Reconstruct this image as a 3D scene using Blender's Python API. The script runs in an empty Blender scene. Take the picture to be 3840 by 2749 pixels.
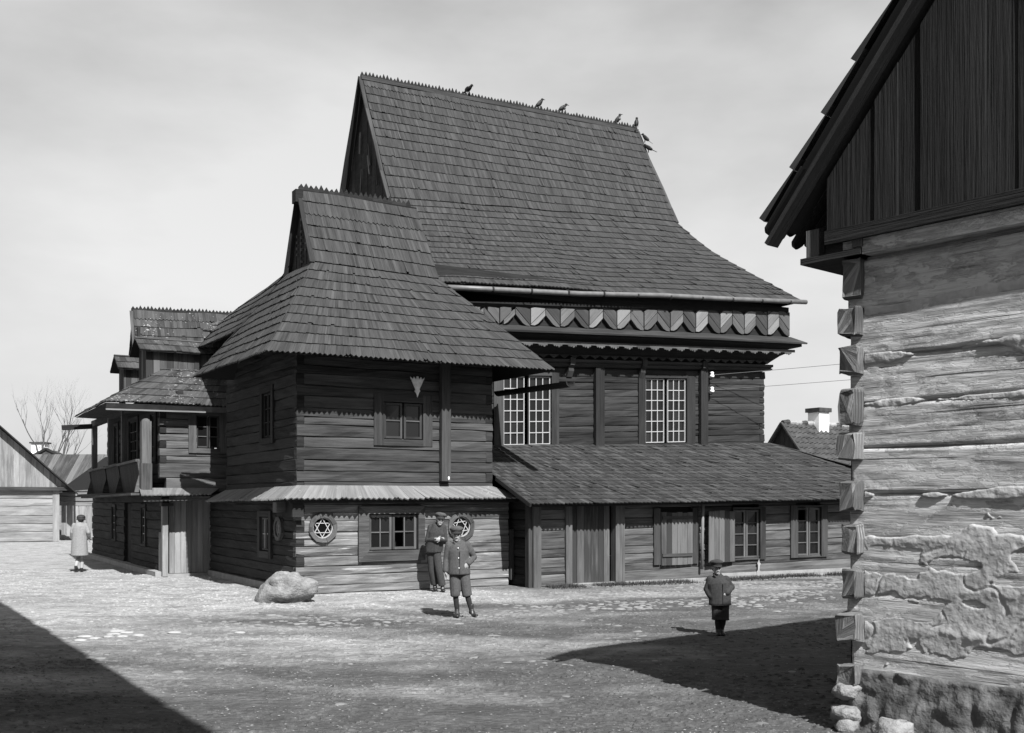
import bpy, math, random, time
from mathutils import Vector, Matrix, noise
R = math.radians
random.seed(7)
rnd = random.random
def ru(a, b): return a + (b - a) * random.random()
SC = bpy.context.scene
COL = SC.collection

# ------------------------------------------------------------------ camera
CAM_H = 1.8
cam = bpy.data.cameras.new('camera')
cam.sensor_width = 36.0
cam.lens = 36.0 * 4011.0 / 3840.0
cam.shift_y = (1880.0 - 1374.5) / 3840.0
cam.clip_start = 0.1
cam.clip_end = 2000
camo = bpy.data.objects.new('camera', cam)
camo.location = (0, 0, CAM_H)
camo.rotation_euler = (R(90), 0, 0)
COL.objects.link(camo)
SC.camera = camo

# ------------------------------------------------------------------ light
SUN_EL, SUN_AZ = R(46), R(25)      # the sun stands behind the camera, to its right
SKY_STRENGTH = 0.05
SUN_STRENGTH = 5.0
world = bpy.data.worlds.new('World')
SC.world = world
world.use_nodes = True
wn, wl = world.node_tree.nodes, world.node_tree.links
wn.clear()
wo = wn.new('ShaderNodeOutputWorld')
bg = wn.new('ShaderNodeBackground')
sky = wn.new('ShaderNodeTexSky')
sky.sky_type = 'NISHITA'
sky.sun_disc = False
sky.sun_elevation = SUN_EL
sky.sun_rotation = math.pi - SUN_AZ
sky.air_density = 1.0
sky.dust_density = 2.5
sky.ozone_density = 1.0
bw = wn.new('ShaderNodeRGBToBW')           # the photograph is black and white
wl.new(sky.outputs[0], bw.inputs[0])
tc = wn.new('ShaderNodeTexCoord')
mp = wn.new('ShaderNodeMapping')
mp.inputs['Scale'].default_value = (1.0, 1.0, 2.6)
wl.new(tc.outputs['Generated'], mp.inputs[0])
cn = wn.new('ShaderNodeTexNoise')
cn.inputs['Scale'].default_value = 1.7
cn.inputs['Detail'].default_value = 7
cn.inputs['Roughness'].default_value = 0.52
wl.new(mp.outputs[0], cn.inputs['Vector'])
cr_ = wn.new('ShaderNodeMapRange')
cr_.inputs['From Min'].default_value = 0.42
cr_.inputs['From Max'].default_value = 0.66
wl.new(cn.outputs['Fac'], cr_.inputs['Value'])
# thin cloud: whiter than the clear sky behind it, thickest low down
sep = wn.new('ShaderNodeSeparateXYZ')
wl.new(tc.outputs['Generated'], sep.inputs[0])
lowm = wn.new('ShaderNodeMapRange')
lowm.inputs['From Min'].default_value = 0.0
lowm.inputs['From Max'].default_value = 0.75
lowm.inputs['To Min'].default_value = 0.64
lowm.inputs['To Max'].default_value = 0.14
wl.new(sep.outputs['Z'], lowm.inputs['Value'])
mul = wn.new('ShaderNodeMath'); mul.operation = 'MULTIPLY_ADD'
mul.inputs[1].default_value = 0.42
wl.new(cr_.outputs[0], mul.inputs[0])
wl.new(lowm.outputs[0], mul.inputs[2])
mixs = wn.new('ShaderNodeMix'); mixs.data_type = 'FLOAT'; mixs.clamp_factor = True
wl.new(mul.outputs[0], mixs.inputs['Factor'])
wl.new(bw.outputs[0], mixs.inputs['A'])
mixs.inputs['B'].default_value = 8.3
wl.new(mixs.outputs['Result'], bg.inputs['Color'])
bg.inputs['Strength'].default_value = SKY_STRENGTH
wl.new(bg.outputs[0], wo.inputs[0])

sun = bpy.data.lights.new('sun', 'SUN')
sun.energy = SUN_STRENGTH
sun.angle = R(0.5)
sun.color = (1, 1, 1)
suno = bpy.data.objects.new('sun', sun)
Ldir = Vector((-math.sin(SUN_AZ) * math.cos(SUN_EL), math.cos(SUN_AZ) * math.cos(SUN_EL), -math.sin(SUN_EL)))
suno.rotation_euler = Ldir.to_track_quat('-Z', 'Y').to_euler()
suno.location = (10, -20, 30)
COL.objects.link(suno)
SC.view_settings.view_transform = 'Standard'
SC.view_settings.look = 'None'
SC.view_settings.exposure = 1.1
SC.view_settings.gamma = 1.0

# ------------------------------------------------------------------ frames of reference
# synagogue plan: t runs along the long front (to the right, away), d runs into the building
A0 = Vector((0.457, 22.3))
C30, S30 = math.cos(R(30)), math.sin(R(30))
e1 = Vector((C30, S30, 0)); e2 = Vector((-S30, C30, 0))
def W(t, d, z): return Vector((A0.x + t * e1.x + d * e2.x, A0.y + t * e1.y + d * e2.y, z))
UP = Vector((0, 0, 1))
def lerp(a, b, k): return a + (b - a) * k
def n3(x, y=0.0, z=0.0): return noise.noise(Vector((x, y, z)))
def fbm(x, y=0.0, z=0.0, o=4): return noise.fractal(Vector((x, y, z)), 0.9, 2.1, o)

# ------------------------------------------------------------------ materials (all grey: a black-and-white picture)
MATS = {}
KW = 0.55          # weathered wood and earth are dark
def nodemat(name):
    m = bpy.data.materials.new(name); m.use_nodes = True
    nt = m.node_tree
    b = nt.nodes['Principled BSDF']
    MATS[name] = m
    return m, nt.nodes, nt.links, b
def g4(g): return (g, g, g, 1)
def ramp(N, stops, interp='LINEAR'):
    r = N.new('ShaderNodeValToRGB'); r.color_ramp.interpolation = interp
    el = r.color_ramp.elements
    while len(el) < len(stops): el.new(0.5)
    for e, (p, g) in zip(el, stops):
        e.position = p; e.color = g4(g)
    return r
def mathn(N, L, op, a, b=None, c=None):
    m = N.new('ShaderNodeMath'); m.operation = op
    for i, x in enumerate((a, b, c)):
        if x is None: continue
        if isinstance(x, (int, float)): m.inputs[i].default_value = x
        else: L.new(x, m.inputs[i])
    return m.outputs[0]
def mixc(N, L, f, a, b):
    m = N.new('ShaderNodeMix'); m.data_type = 'RGBA'
    for k, x in (('Factor', f), ('A', a), ('B', b)):
        i = [s for s in m.inputs if s.name == k and s.type == ('VALUE' if k == 'Factor' else 'RGBA')][0]
        if isinstance(x, (int, float)): i.default_value = x if k == 'Factor' else g4(x)
        else: L.new(x, i)
    return [s for s in m.outputs if s.type == 'RGBA'][0]
def noisen(N, L, vec, scale, detail=4, rough=0.55):
    n = N.new('ShaderNodeTexNoise')
    n.inputs['Scale'].default_value = scale; n.inputs['Detail'].default_value = detail; n.inputs['Roughness'].default_value = rough
    if vec is not None: L.new(vec, n.inputs['Vector'])
    return n.outputs['Fac']
def mapn(N, L, src, scale):
    m = N.new('ShaderNodeMapping'); m.inputs['Scale'].default_value = scale
    L.new(src, m.inputs[0]); return m.outputs[0]
def wood(name, lo, hi, su=1.0, sv=22.0, pale=None, pale_at=0.62, lichen=None, bump=0.5, spread=0.2, crack=0.35, rough=0.9, rpow=1):
    lo, hi = lo * KW, hi * KW
    if pale: pale *= KW
    m, N, L, b = nodemat(name)
    uv = N.new('ShaderNodeUVMap').outputs[0]
    grain = noisen(N, L, mapn(N, L, uv, (su, sv, 1)), 1.0, 6, 0.65)
    fine = noisen(N, L, mapn(N, L, uv, (su * 1.5, sv * 4.5, 1)), 1.0, 3, 0.6)
    blot = noisen(N, L, mapn(N, L, uv, (0.7, 3.0, 1)), 1.0, 4, 0.6)
    at = N.new('ShaderNodeAttribute'); at.attribute_name = 'rnd'
    oi = N.new('ShaderNodeObjectInfo')
    r = mathn(N, L, 'FRACT', mathn(N, L, 'ADD', at.outputs['Fac'], oi.outputs['Random']))
    if rpow != 1: r = mathn(N, L, 'POWER', r, rpow)
    v = mathn(N, L, 'MULTIPLY', grain, 0.55)
    v = mathn(N, L, 'MULTIPLY_ADD', fine, 0.3, v)
    v = mathn(N, L, 'MULTIPLY_ADD', blot, 0.55, v)
    v = mathn(N, L, 'MULTIPLY_ADD', r, spread, v)
    base = 0.70 + spread * (0.5 if rpow == 1 else 0.3)
    col = ramp(N, [(0.0, lo), (1.0, hi)])
    mr = N.new('ShaderNodeMapRange')
    mr.inputs['From Min'].default_value = base - 0.15; mr.inputs['From Max'].default_value = base + 0.19
    L.new(v, mr.inputs['Value']); L.new(mr.outputs[0], col.inputs[0])
    c = col.outputs[0]
    if pale:
        pn = noisen(N, L, mapn(N, L, uv, (0.8, 13.0, 1)), 1.3, 7, 0.72)
        pf = ramp(N, [(pale_at, 0.0), (pale_at + 0.12, 1.0)])
        L.new(pn, pf.inputs[0])
        c = mixc(N, L, pf.outputs[0], c, pale)
    if crack:
        cn_ = noisen(N, L, mapn(N, L, uv, (0.5, sv * 1.3, 1)), 1.0, 2, 0.5)
        cf = ramp(N, [(0.26, 1.0), (0.34, 0.0)])
        L.new(cn_, cf.inputs[0])
        c = mixc(N, L, mathn(N, L, 'MULTIPLY', cf.outputs[0], crack * 2), c, lo * 0.35)
    if lichen:
        ob = N.new('ShaderNodeNewGeometry').outputs['Position']
        ln = noisen(N, L, ob, 17.0, 3, 0.5)
        l2 = noisen(N, L, ob, 1.1, 2, 0.5)
        lf = ramp(N, [(lichen, 0.0), (lichen + 0.04, 1.0)])
        L.new(mathn(N, L, 'MULTIPLY_ADD', l2, 0.35, mathn(N, L, 'MULTIPLY', ln, 0.8)), lf.inputs[0])
        c = mixc(N, L, lf.outputs[0], c, 0.22)
    L.new(c, b.inputs['Base Color'])
    b.inputs['Roughness'].default_value = rough
    b.inputs['Specular IOR Level'].default_value = 0.25
    bp = N.new('ShaderNodeBump'); bp.inputs['Strength'].default_value = min(1, bump * 1.5); bp.inputs['Distance'].default_value = 0.02
    L.new(mathn(N, L, 'ADD', grain, mathn(N, L, 'MULTIPLY', fine, 0.5)), bp.inputs['Height'])
    L.new(bp.outputs[0], b.inputs['Normal'])
    return m
def plain(name, lo, hi, scale=8.0, rough=0.85, bump=0.2, spec=0.3, detail=5, dist=0.01):
    if hi < 0.62: lo, hi = lo * KW, hi * KW
    m, N, L, b = nodemat(name)
    ob = N.new('ShaderNodeNewGeometry').outputs['Position']
    n = noisen(N, L, ob, scale, detail, 0.6)
    col = ramp(N, [(0.3, lo), (0.7, hi)]); L.new(n, col.inputs[0])
    L.new(col.outputs[0], b.inputs['Base Color'])
    b.inputs['Roughness'].default_value = rough; b.inputs['Specular IOR Level'].default_value = spec
    if bump:
        bp = N.new('ShaderNodeBump'); bp.inputs['Strength'].default_value = bump; bp.inputs['Distance'].default_value = dist
        L.new(noisen(N, L, ob, scale * 2.5, 4, 0.6), bp.inputs['Height']); L.new(bp.outputs[0], b.inputs['Normal'])
    return m
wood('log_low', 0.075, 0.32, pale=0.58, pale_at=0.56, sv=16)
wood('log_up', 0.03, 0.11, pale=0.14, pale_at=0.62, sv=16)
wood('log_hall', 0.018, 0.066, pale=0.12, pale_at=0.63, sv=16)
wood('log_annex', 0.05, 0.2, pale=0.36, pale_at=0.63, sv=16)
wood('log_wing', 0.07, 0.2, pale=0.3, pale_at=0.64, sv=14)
wood('log_side', 0.011, 0.052, pale=0.16, pale_at=0.63, sv=16)  # darkened to put the shade of the left walls into the wood
wood('shingle', 0.026, 0.105, su=1.2, sv=48, spread=0.12, crack=0.15, bump=0.3, rpow=3)
wood('shingle_hall', 0.024, 0.098, su=1.2, sv=48, spread=0.12, crack=0.12, bump=0.3, rpow=3)
wood('shingle_annex', 0.024, 0.095, su=1.2, sv=48, spread=0.3, crack=0.12, bump=0.3, rpow=3)
wood('shingle_lichen', 0.03, 0.12, su=1.2, sv=40, spread=0.2, lichen=0.71, bump=0.3)
wood('shingle_pale', 0.17, 0.32, su=1.2, sv=30, spread=0.2, lichen=0.74, bump=0.3)
wood('trim', 0.03, 0.10, sv=20, pale=0.2, pale_at=0.68)
wood('trim_mid', 0.055, 0.19, sv=20, pale=0.34, pale_at=0.66)
wood('trim_dark', 0.016, 0.045, sv=20)
wood('board_pale', 0.22, 0.42, sv=14, pale=0.55, pale_at=0.6, spread=0.3)
wood('board_mid', 0.05, 0.18, sv=14, pale=0.36, pale_at=0.66, spread=0.5)
wood('board_dark', 0.018, 0.055, sv=14, pale=0.16, pale_at=0.68)
wood('frieze_pale', 0.12, 0.30, sv=30, spread=0.5)
wood('frieze_dark', 0.055, 0.14, sv=22, spread=0.5)
wood('barn', 0.2, 0.44, sv=10, pale=0.52, pale_at=0.62, crack=0.3)
wood('house_board', 0.010, 0.034, sv=18, pale=0.09, pale_at=0.66)  # gable shade put into the plank colour, darkened overall
plain('white_paint', 0.45, 0.75, 14, 0.6)
plain('bar_paint', 0.45, 0.6, 20, 0.55, bump=0.05)
plain('porcelain', 0.8, 0.86, 5, 0.2, bump=0, spec=0.5)
plain('zinc', 0.12, 0.22, 6, 0.5, bump=0.05, spec=0.5)
plain('stone', 0.2, 0.42, 9, 0.9, 0.9, dist=0.03)
plain('stone_dark', 0.06, 0.22, 6, 0.9, 0.8, dist=0.03)
plain('cobble', 0.18, 0.36, 1.7, 0.9, 0.4)
plain('cobble_pale', 0.42, 0.56, 4, 0.9, 0.3)
plain('wire', 0.03, 0.05, 5, 0.5, 0)
plain('bark', 0.06, 0.14, 12, 0.95, 0.4)
plain('bark_far', 0.16, 0.26, 12, 0.95, 0.2)
plain('feather', 0.012, 0.03, 20, 0.6, 0.1)
plain('feather_grey', 0.14, 0.24, 20, 0.7, 0.1)
plain('skin', 0.40, 0.5, 30, 0.55, 0.05)
plain('hair', 0.02, 0.05, 60, 0.7, 0.3)
plain('cloth_grey', 0.075, 0.125, 40, 0.95, 0.35)
plain('cloth_mid', 0.036, 0.07, 40, 0.95, 0.35)
plain('cloth_dark', 0.022, 0.045, 40, 0.95, 0.35)
plain('cloth_coat', 0.034, 0.062, 40, 0.95, 0.35)
plain('cloth_pale', 0.28, 0.37, 25, 0.95, 0.3)
plain('stocking_pale', 0.42, 0.52, 25, 0.9, 0.1)
plain('leather', 0.015, 0.04, 20, 0.45, 0.2, spec=0.5)
plain('plaster', 0.40, 0.615, 6, 0.95, 1.0, dist=0.012)
plain('plaster_white', 0.7, 0.82, 7, 0.9, 0.3)
plain('plaster_grey', 0.32, 0.5, 5, 0.9, 0.3)
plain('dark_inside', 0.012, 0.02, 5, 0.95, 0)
plain('tile', 0.03, 0.11, 3, 0.8, 0.2)
plain('plinth', 0.3, 0.45, 5, 0.9, 0.5)
def glassmat():
    m, N, L, b = nodemat('glass')
    ob = N.new('ShaderNodeObjectInfo')
    c = ramp(N, [(0.0, 0.004), (1.0, 0.014)]); L.new(ob.outputs['Random'], c.inputs[0])
    L.new(c.outputs[0], b.inputs['Base Color'])
    b.inputs['Roughness'].default_value = 0.12
    b.inputs['Specular IOR Level'].default_value = 0.3
    bp = N.new('ShaderNodeBump'); bp.inputs['Strength'].default_value = 0.06
    L.new(noisen(N, L, N.new('ShaderNodeNewGeometry').outputs['Position'], 6, 2), bp.inputs['Height']); L.new(bp.outputs[0], b.inputs['Normal'])
glassmat()
def groundmat():
    m, N, L, b = nodemat('ground')
    p = N.new('ShaderNodeNewGeometry').outputs['Position']
    # worn pale dust near the tower and the wall on the left, damp darker earth where carts turn
    sx = N.new('ShaderNodeSeparateXYZ'); L.new(p, sx.inputs[0])
    big = noisen(N, L, mapn(N, L, p, (0.16, 0.42, 1)), 1.0, 5, 0.55)
    mid = noisen(N, L, mapn(N, L, p, (0.8, 1.7, 1)), 1.0, 6, 0.65)
    fine = mathn(N, L, 'MULTIPLY_ADD', noisen(N, L, mapn(N, L, p, (1, 1.3, 1)), 7.0, 9, 0.78), .62, mathn(N, L, 'MULTIPLY', noisen(N, L, p, 2.1, 4, 0.6), .38))
    speck = ramp(N, [(0.54, 0.0), (0.62, 1.0)]); L.new(noisen(N, L, mapn(N, L, p, (1, 1.3, 1)), 8.0, 7, 0.75), speck.inputs[0])
    patch = ramp(N, [(0.47, 0.0), (0.60, 1.0)]); L.new(noisen(N, L, mapn(N, L, p, (0.9, 1.4, 1)), 1.5, 9, 0.74), patch.inputs[0])
    vo = N.new('ShaderNodeTexVoronoi'); vo.inputs['Scale'].default_value = 15.0; L.new(mapn(N, L, p, (0.8, 1.0, 1)), vo.inputs['Vector'])
    vo2 = N.new('ShaderNodeTexVoronoi'); vo2.inputs['Scale'].default_value = 38.0; L.new(p, vo2.inputs['Vector'])
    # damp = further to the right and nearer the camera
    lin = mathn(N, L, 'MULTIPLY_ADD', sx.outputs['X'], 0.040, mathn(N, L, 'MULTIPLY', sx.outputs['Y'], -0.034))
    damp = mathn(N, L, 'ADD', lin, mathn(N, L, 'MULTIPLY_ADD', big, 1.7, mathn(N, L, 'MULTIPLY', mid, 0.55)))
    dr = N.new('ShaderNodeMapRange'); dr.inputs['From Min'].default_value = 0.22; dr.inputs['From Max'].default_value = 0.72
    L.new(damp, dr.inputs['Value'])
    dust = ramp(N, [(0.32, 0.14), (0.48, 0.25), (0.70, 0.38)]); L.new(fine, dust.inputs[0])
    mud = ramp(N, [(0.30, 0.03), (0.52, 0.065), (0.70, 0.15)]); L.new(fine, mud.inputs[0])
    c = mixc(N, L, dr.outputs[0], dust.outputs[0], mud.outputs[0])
    peb = ramp(N, [(0.10, 1.0), (0.22, 0.0)]); L.new(vo2.outputs['Distance'], peb.inputs[0])
    pick = ramp(N, [(0.55, 0.0), (0.62, 1.0)]); L.new(vo2.outputs['Color'], pick.inputs[0])
    c = mixc(N, L, mathn(N, L, 'MULTIPLY', mathn(N, L, 'MULTIPLY', peb.outputs[0], pick.outputs[0]), 0.6), c, 0.26)
    c = mixc(N, L, mathn(N, L, 'MULTIPLY', patch.outputs[0], 0.45), c, 0.075)
    c = mixc(N, L, mathn(N, L, 'MULTIPLY', speck.outputs[0], 0.5), c, 0.05)
    L.new(c, b.inputs['Base Color'])
    b.inputs['Roughness'].default_value = 0.95; b.inputs['Specular IOR Level'].default_value = 0.15
    h = mathn(N, L, 'MULTIPLY_ADD', fine, 0.8, mathn(N, L, 'MULTIPLY', vo.outputs['Distance'], -0.5))
    h = mathn(N, L, 'MULTIPLY_ADD', mid, 1.2, h)
    bp = N.new('ShaderNodeBump'); bp.inputs['Strength'].default_value = 0.9; bp.inputs['Distance'].default_value = 0.05
    L.new(h, bp.inputs['Height']); L.new(bp.outputs[0], b.inputs['Normal'])
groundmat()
def logmat():
    # weathered hewn logs of the near house with clay and limewash left on them
    m, N, L, b = nodemat('house_log')
    uv = N.new('ShaderNodeUVMap').outputs[0]
    grain = noisen(N, L, mapn(N, L, uv, (2.2, 34, 1)), 1.0, 7, 0.7)
    fine = noisen(N, L, mapn(N, L, uv, (5, 130, 1)), 1.0, 3, 0.6)
    blot = noisen(N, L, mapn(N, L, uv, (1.6, 5, 1)), 1.0, 6, 0.65)
    v = mathn(N, L, 'MULTIPLY_ADD', grain, 0.55, mathn(N, L, 'MULTIPLY_ADD', fine, 0.3, mathn(N, L, 'MULTIPLY', blot, 0.75)))
    col = ramp(N, [(0.58, 0.11), (0.76, 0.27), (0.96, 0.44)]); L.new(v, col.inputs[0])
    c = col.outputs[0]
    pn = noisen(N, L, mapn(N, L, uv, (1.8, 4.2, 1)), 1.6, 8, 0.72)
    pf = ramp(N, [(0.48, 0.0), (0.54, 1.0)]); L.new(pn, pf.inputs[0])
    c = mixc(N, L, mathn(N, L, 'MULTIPLY', pf.outputs[0], 0.7), c, 0.44)
    cn_ = noisen(N, L, mapn(N, L, uv, (0.5, 34, 1)), 1.0, 3, 0.6)
    cf = ramp(N, [(0.32, 1.0), (0.39, 0.0)]); L.new(cn_, cf.inputs[0])
    c = mixc(N, L, mathn(N, L, 'MULTIPLY', cf.outputs[0], 0.85), c, 0.025)
    L.new(c, b.inputs['Base Color']); b.inputs['Roughness'].default_value = 0.93; b.inputs['Specular IOR Level'].default_value = 0.2
    bp = N.new('ShaderNodeBump'); bp.inputs['Strength'].default_value = 0.9; bp.inputs['Distance'].default_value = 0.02
    hh = mathn(N, L, 'MULTIPLY_ADD', cf.outputs[0], -0.8, mathn(N, L, 'ADD', grain, mathn(N, L, 'MULTIPLY', pf.outputs[0], 0.35)))
    L.new(hh, bp.inputs['Height']); L.new(bp.outputs[0], b.inputs['Normal'])
logmat()
wood('log_end_wood', .09, .30, su=6, sv=14, pale=.5, pale_at=.55, bump=.9)

# ------------------------------------------------------------------ mesh helpers
class MB:
    def __init__(s): s.v = []; s.f = []; s.uv = []; s.r = []
    def add(s, pts): i = len(s.v); s.v += [tuple(p) for p in pts]; return i
    def face(s, idx, uvs=None, r=0.0):
        s.f.append(idx); s.uv += uvs if uvs else [(0, 0)] * len(idx); s.r.append(r)
    def quadp(s, a, b, c, d, r=None, ax=0):
        """ax 0: grain from a to b, 1: from b to c"""
        if r is None: r = rnd()
        i = s.add((a, b, c, d)); l1 = (Vector(b) - Vector(a)).length; l2 = (Vector(c) - Vector(b)).length
        o = (r * 57.0, r * 91.0)
        q = [(0, 0), (l1, 0), (l1, l2), (0, l2)] if ax == 0 else [(0, 0), (0, l1), (l2, l1), (l2, 0)]
        s.face([i, i + 1, i + 2, i + 3], [(x + o[0], y + o[1]) for x, y in q], r)
    def hexa(s, P, axis=0, r=None):
        """8 corners: index bits x=1 y=2 z=4"""
        if r is None: r = rnd()
        i = s.add(P); P = [Vector(p) for p in P]
        o = (r * 57.0, r * 91.0)
        D = [(P[1] - P[0]).length, (P[2] - P[0]).length, (P[4] - P[0]).length]
        for (a, b, c, d, x, y) in ((0, 2, 3, 1, 1, 0), (4, 5, 7, 6, 0, 1), (0, 1, 5, 4, 0, 2), (2, 6, 7, 3, 2, 0), (0, 4, 6, 2, 2, 1), (1, 3, 7, 5, 1, 2)):
            lx, ly = D[x], D[y]
            if y == axis: q = [(0, 0), (0, lx), (ly, lx), (ly, 0)]
            else: q = [(0, 0), (lx, 0), (lx, ly), (0, ly)]
            k = ru(0, 5)
            s.face([i + a, i + b, i + c, i + d], [(u + o[0], w + o[1] + k) for u, w in q], r)
    def box(s, f, a0, a1, b0, b1, c0, c1, axis=0, r=None):
        s.hexa([f(a1 if k & 1 else a0, b1 if k & 2 else b0, c1 if k & 4 else c0) for k in range(8)], axis, r)
    def beam(s, p, q, w, h, up=UP, r=None):
        p, q = Vector(p), Vector(q); a = (q - p).normalized(); x = a.cross(up)
        if x.length < 1e-4: x = a.cross(Vector((1, 0, 0)))
        x.normalize(); y = x.cross(a).normalized()
        s.hexa([(q if k & 1 else p) + x * (w / 2 if k & 2 else -w / 2) + y * (h / 2 if k & 4 else -h / 2) for k in range(8)], 0, r)
    def tube(s, pts, rad, seg=8, lat=None, caps=True, r=None):
        if r is None: r = rnd()
        pts = [Vector(p) for p in pts]; n = len(pts); rings = []; L = 0.0
        prev = None
        for k, p in enumerate(pts):
            tg = (pts[min(k + 1, n - 1)] - pts[max(k - 1, 0)])
            if tg.length < 1e-6: tg = UP.copy()
            tg.normalize()
            if lat is not None: x = Vector(lat) - tg * Vector(lat).dot(tg)
            else:
                x = (prev - tg * prev.dot(tg)) if prev is not None else tg.orthogonal()
            if x.length < 1e-5: x = tg.orthogonal()
            x.normalize(); prev = x; y = tg.cross(x)
            rr = rad[k] if isinstance(rad, (list, tuple)) else rad
            rx, ry = rr if isinstance(rr, (list, tuple)) else (rr, rr)
            if k: L += (p - pts[k - 1]).length
            rings.append((s.add([p + x * rx * math.cos(2 * math.pi * j / seg) + y * ry * math.sin(2 * math.pi * j / seg) for j in range(seg)]), L))
        for (i0, l0), (i1, l1) in zip(rings, rings[1:]):
            for j in range(seg):
                j2 = (j + 1) % seg
                s.face([i0 + j, i0 + j2, i1 + j2, i1 + j], [(l0 + r * 50, j * .05), (l0 + r * 50, j * .05 + .05), (l1 + r * 50, j * .05 + .05), (l1 + r * 50, j * .05)], r)
        if caps:
            s.face([rings[0][0] + j for j in range(seg)][::-1], None, r)
            s.face([rings[-1][0] + j for j in range(seg)], None, r)
    def ell(s, c, rx, ry, rz, seg=12, rings=8, rot=None):
        c = Vector(c); idx = []
        for a in range(1, rings):
            th = math.pi * a / rings
            pts = []
            for j in range(seg):
                ph = 2 * math.pi * j / seg
                v = Vector((rx * math.sin(th) * math.cos(ph), ry * math.sin(th) * math.sin(ph), rz * math.cos(th)))
                if rot: v = rot @ v
                pts.append(c + v)
            idx.append(s.add(pts))
        t = Vector((0, 0, rz)); t = rot @ t if rot else t
        it = s.add([c + t]); ib = s.add([c - t])
        for j in range(seg):
            j2 = (j + 1) % seg
            s.face([it, idx[0] + j, idx[0] + j2]); s.face([ib, idx[-1] + j2, idx[-1] + j])
            for a, b in zip(idx, idx[1:]): s.face([a + j, b + j, b + j2, a + j2])
    def extr(s, pts2, f, c0, c1, r=None):
        """outline (x,y) extruded from c0 to c1; f(x,y,c)"""
        if r is None: r = rnd()
        n = len(pts2); i = s.add([f(x, y, c0) for x, y in pts2]); j = s.add([f(x, y, c1) for x, y in pts2])
        s.face([i + k for k in range(n)], [(x + r * 50, y + r * 70) for x, y in pts2], r)
        s.face([j + k for k in range(n)][::-1], [(x + r * 50, y + r * 70) for x, y in pts2][::-1], r)
        for k in range(n):
            k2 = (k + 1) % n; s.face([i + k2, i + k, j + k, j + k2], [(0, r), (.1, r), (.1, r + .02), (0, r + .02)], r)
    def mesh(s, name):
        me = bpy.data.meshes.new(name); me.from_pydata(s.v, [], s.f)
        if s.f:
            u = me.uv_layers.new(name='UVMap'); u.data.foreach_set('uv', [c for p in s.uv for c in p])
            a = me.attributes.new('rnd', 'FLOAT', 'FACE'); a.data.foreach_set('value', s.r)
        return me
    def build(s, name, mat, parent=None, smooth=False, kind=None):
        return mesh_obj(name, s.mesh(name), mat, parent, smooth, kind)
def mesh_obj(name, me, mat, parent=None, smooth=False, kind=None):
    if mat and not me.materials: me.materials.append(MATS[mat])
    if smooth: me.polygons.foreach_set('use_smooth', [True] * len(me.polygons))
    o = bpy.data.objects.new(name, me); COL.objects.link(o)
    if parent is not None: o.parent = parent
    if kind: o['kind'] = kind
    return o
def empty(name, parent=None, loc=(0, 0, 0)):
    o = bpy.data.objects.new(name, None); o.empty_display_size = 0.3; COL.objects.link(o)
    if parent is not None: o.parent = parent
    o.location = loc
    return o
def tag(o, label, cat=None, group=None, kind=None):
    o['label'] = label
    if cat: o['category'] = cat
    if group: o['group'] = group
    if kind: o['kind'] = kind
    return o
def boxo(name, mat, parent, f, a0, a1, b0, b1, c0, c1, axis=0):
    m = MB(); m.box(f, a0, a1, b0, b1, c0, c1, axis); return m.build(name, mat, parent)
def beamo(name, mat, parent, p, q, w, h, up=UP):
    m = MB(); m.beam(p, q, w, h, up); return m.build(name, mat, parent)

def log_piece(name, mat, parent, f, s0, s1, z0, z1, dep=0.16, step=0.35, amp=0.016, ch=0.024, zs=None):
    """one hewn log; f(s, o, z): s along the wall, o outwards"""
    m = MB(); h = z1 - z0; L = s1 - s0; n = max(2, int(L / step) + 1); r = rnd(); q = r * 100
    sec = [(-dep, 0.0), (-ch, 0.004), (0, 0.07), (0.006, 0.5), (0, 0.93), (-ch, 0.996), (-dep, 1.0)]
    rows = []
    for k in range(n):
        s = s0 + L * k / (n - 1); pts = []
        for j, (o, hh) in enumerate(sec):
            oo = o + (amp * 2 * n3(s * 1.3 + q, hh * 2.5) if 0 < j < 6 else 0)
            zz = z0 + h * hh + (amp * 1.2 * n3(s * 0.9 + q, hh * 9 + 5) if 0 < j < 6 else 0)
            pts.append(f(s, oo, zz + (zs(s) if zs else 0)))
        rows.append((m.add(pts), s))
    vv = [0, dep, dep + h * .1, dep + h * .5, dep + h * .9, dep + h, dep * 2 + h]
    for (i, sa), (j, sb) in zip(rows, rows[1:]):
        for c in range(6):
            m.face([i + c, j + c, j + c + 1, i + c + 1], [(sa + q, vv[c] + q), (sb + q, vv[c] + q), (sb + q, vv[c + 1] + q), (sa + q, vv[c + 1] + q)], r)
    m.face([rows[0][0] + c for c in range(7)], [(c * .02 + q, c * .05) for c in range(7)], r)
    m.face([rows[-1][0] + c for c in range(7)][::-1], [(c * .02 + q, c * .05) for c in range(7)], r)
    return m.build(name, mat, parent)
def courses(z0, z1, h, seed, var=0.18):
    rs = random.Random(seed); n = max(1, round((z1 - z0) / h)); w = [1 + rs.uniform(-var, var) for _ in range(n)]
    t = sum(w); zs = [z0]
    for x in w: zs.append(zs[-1] + (z1 - z0) * x / t)
    return zs
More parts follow.
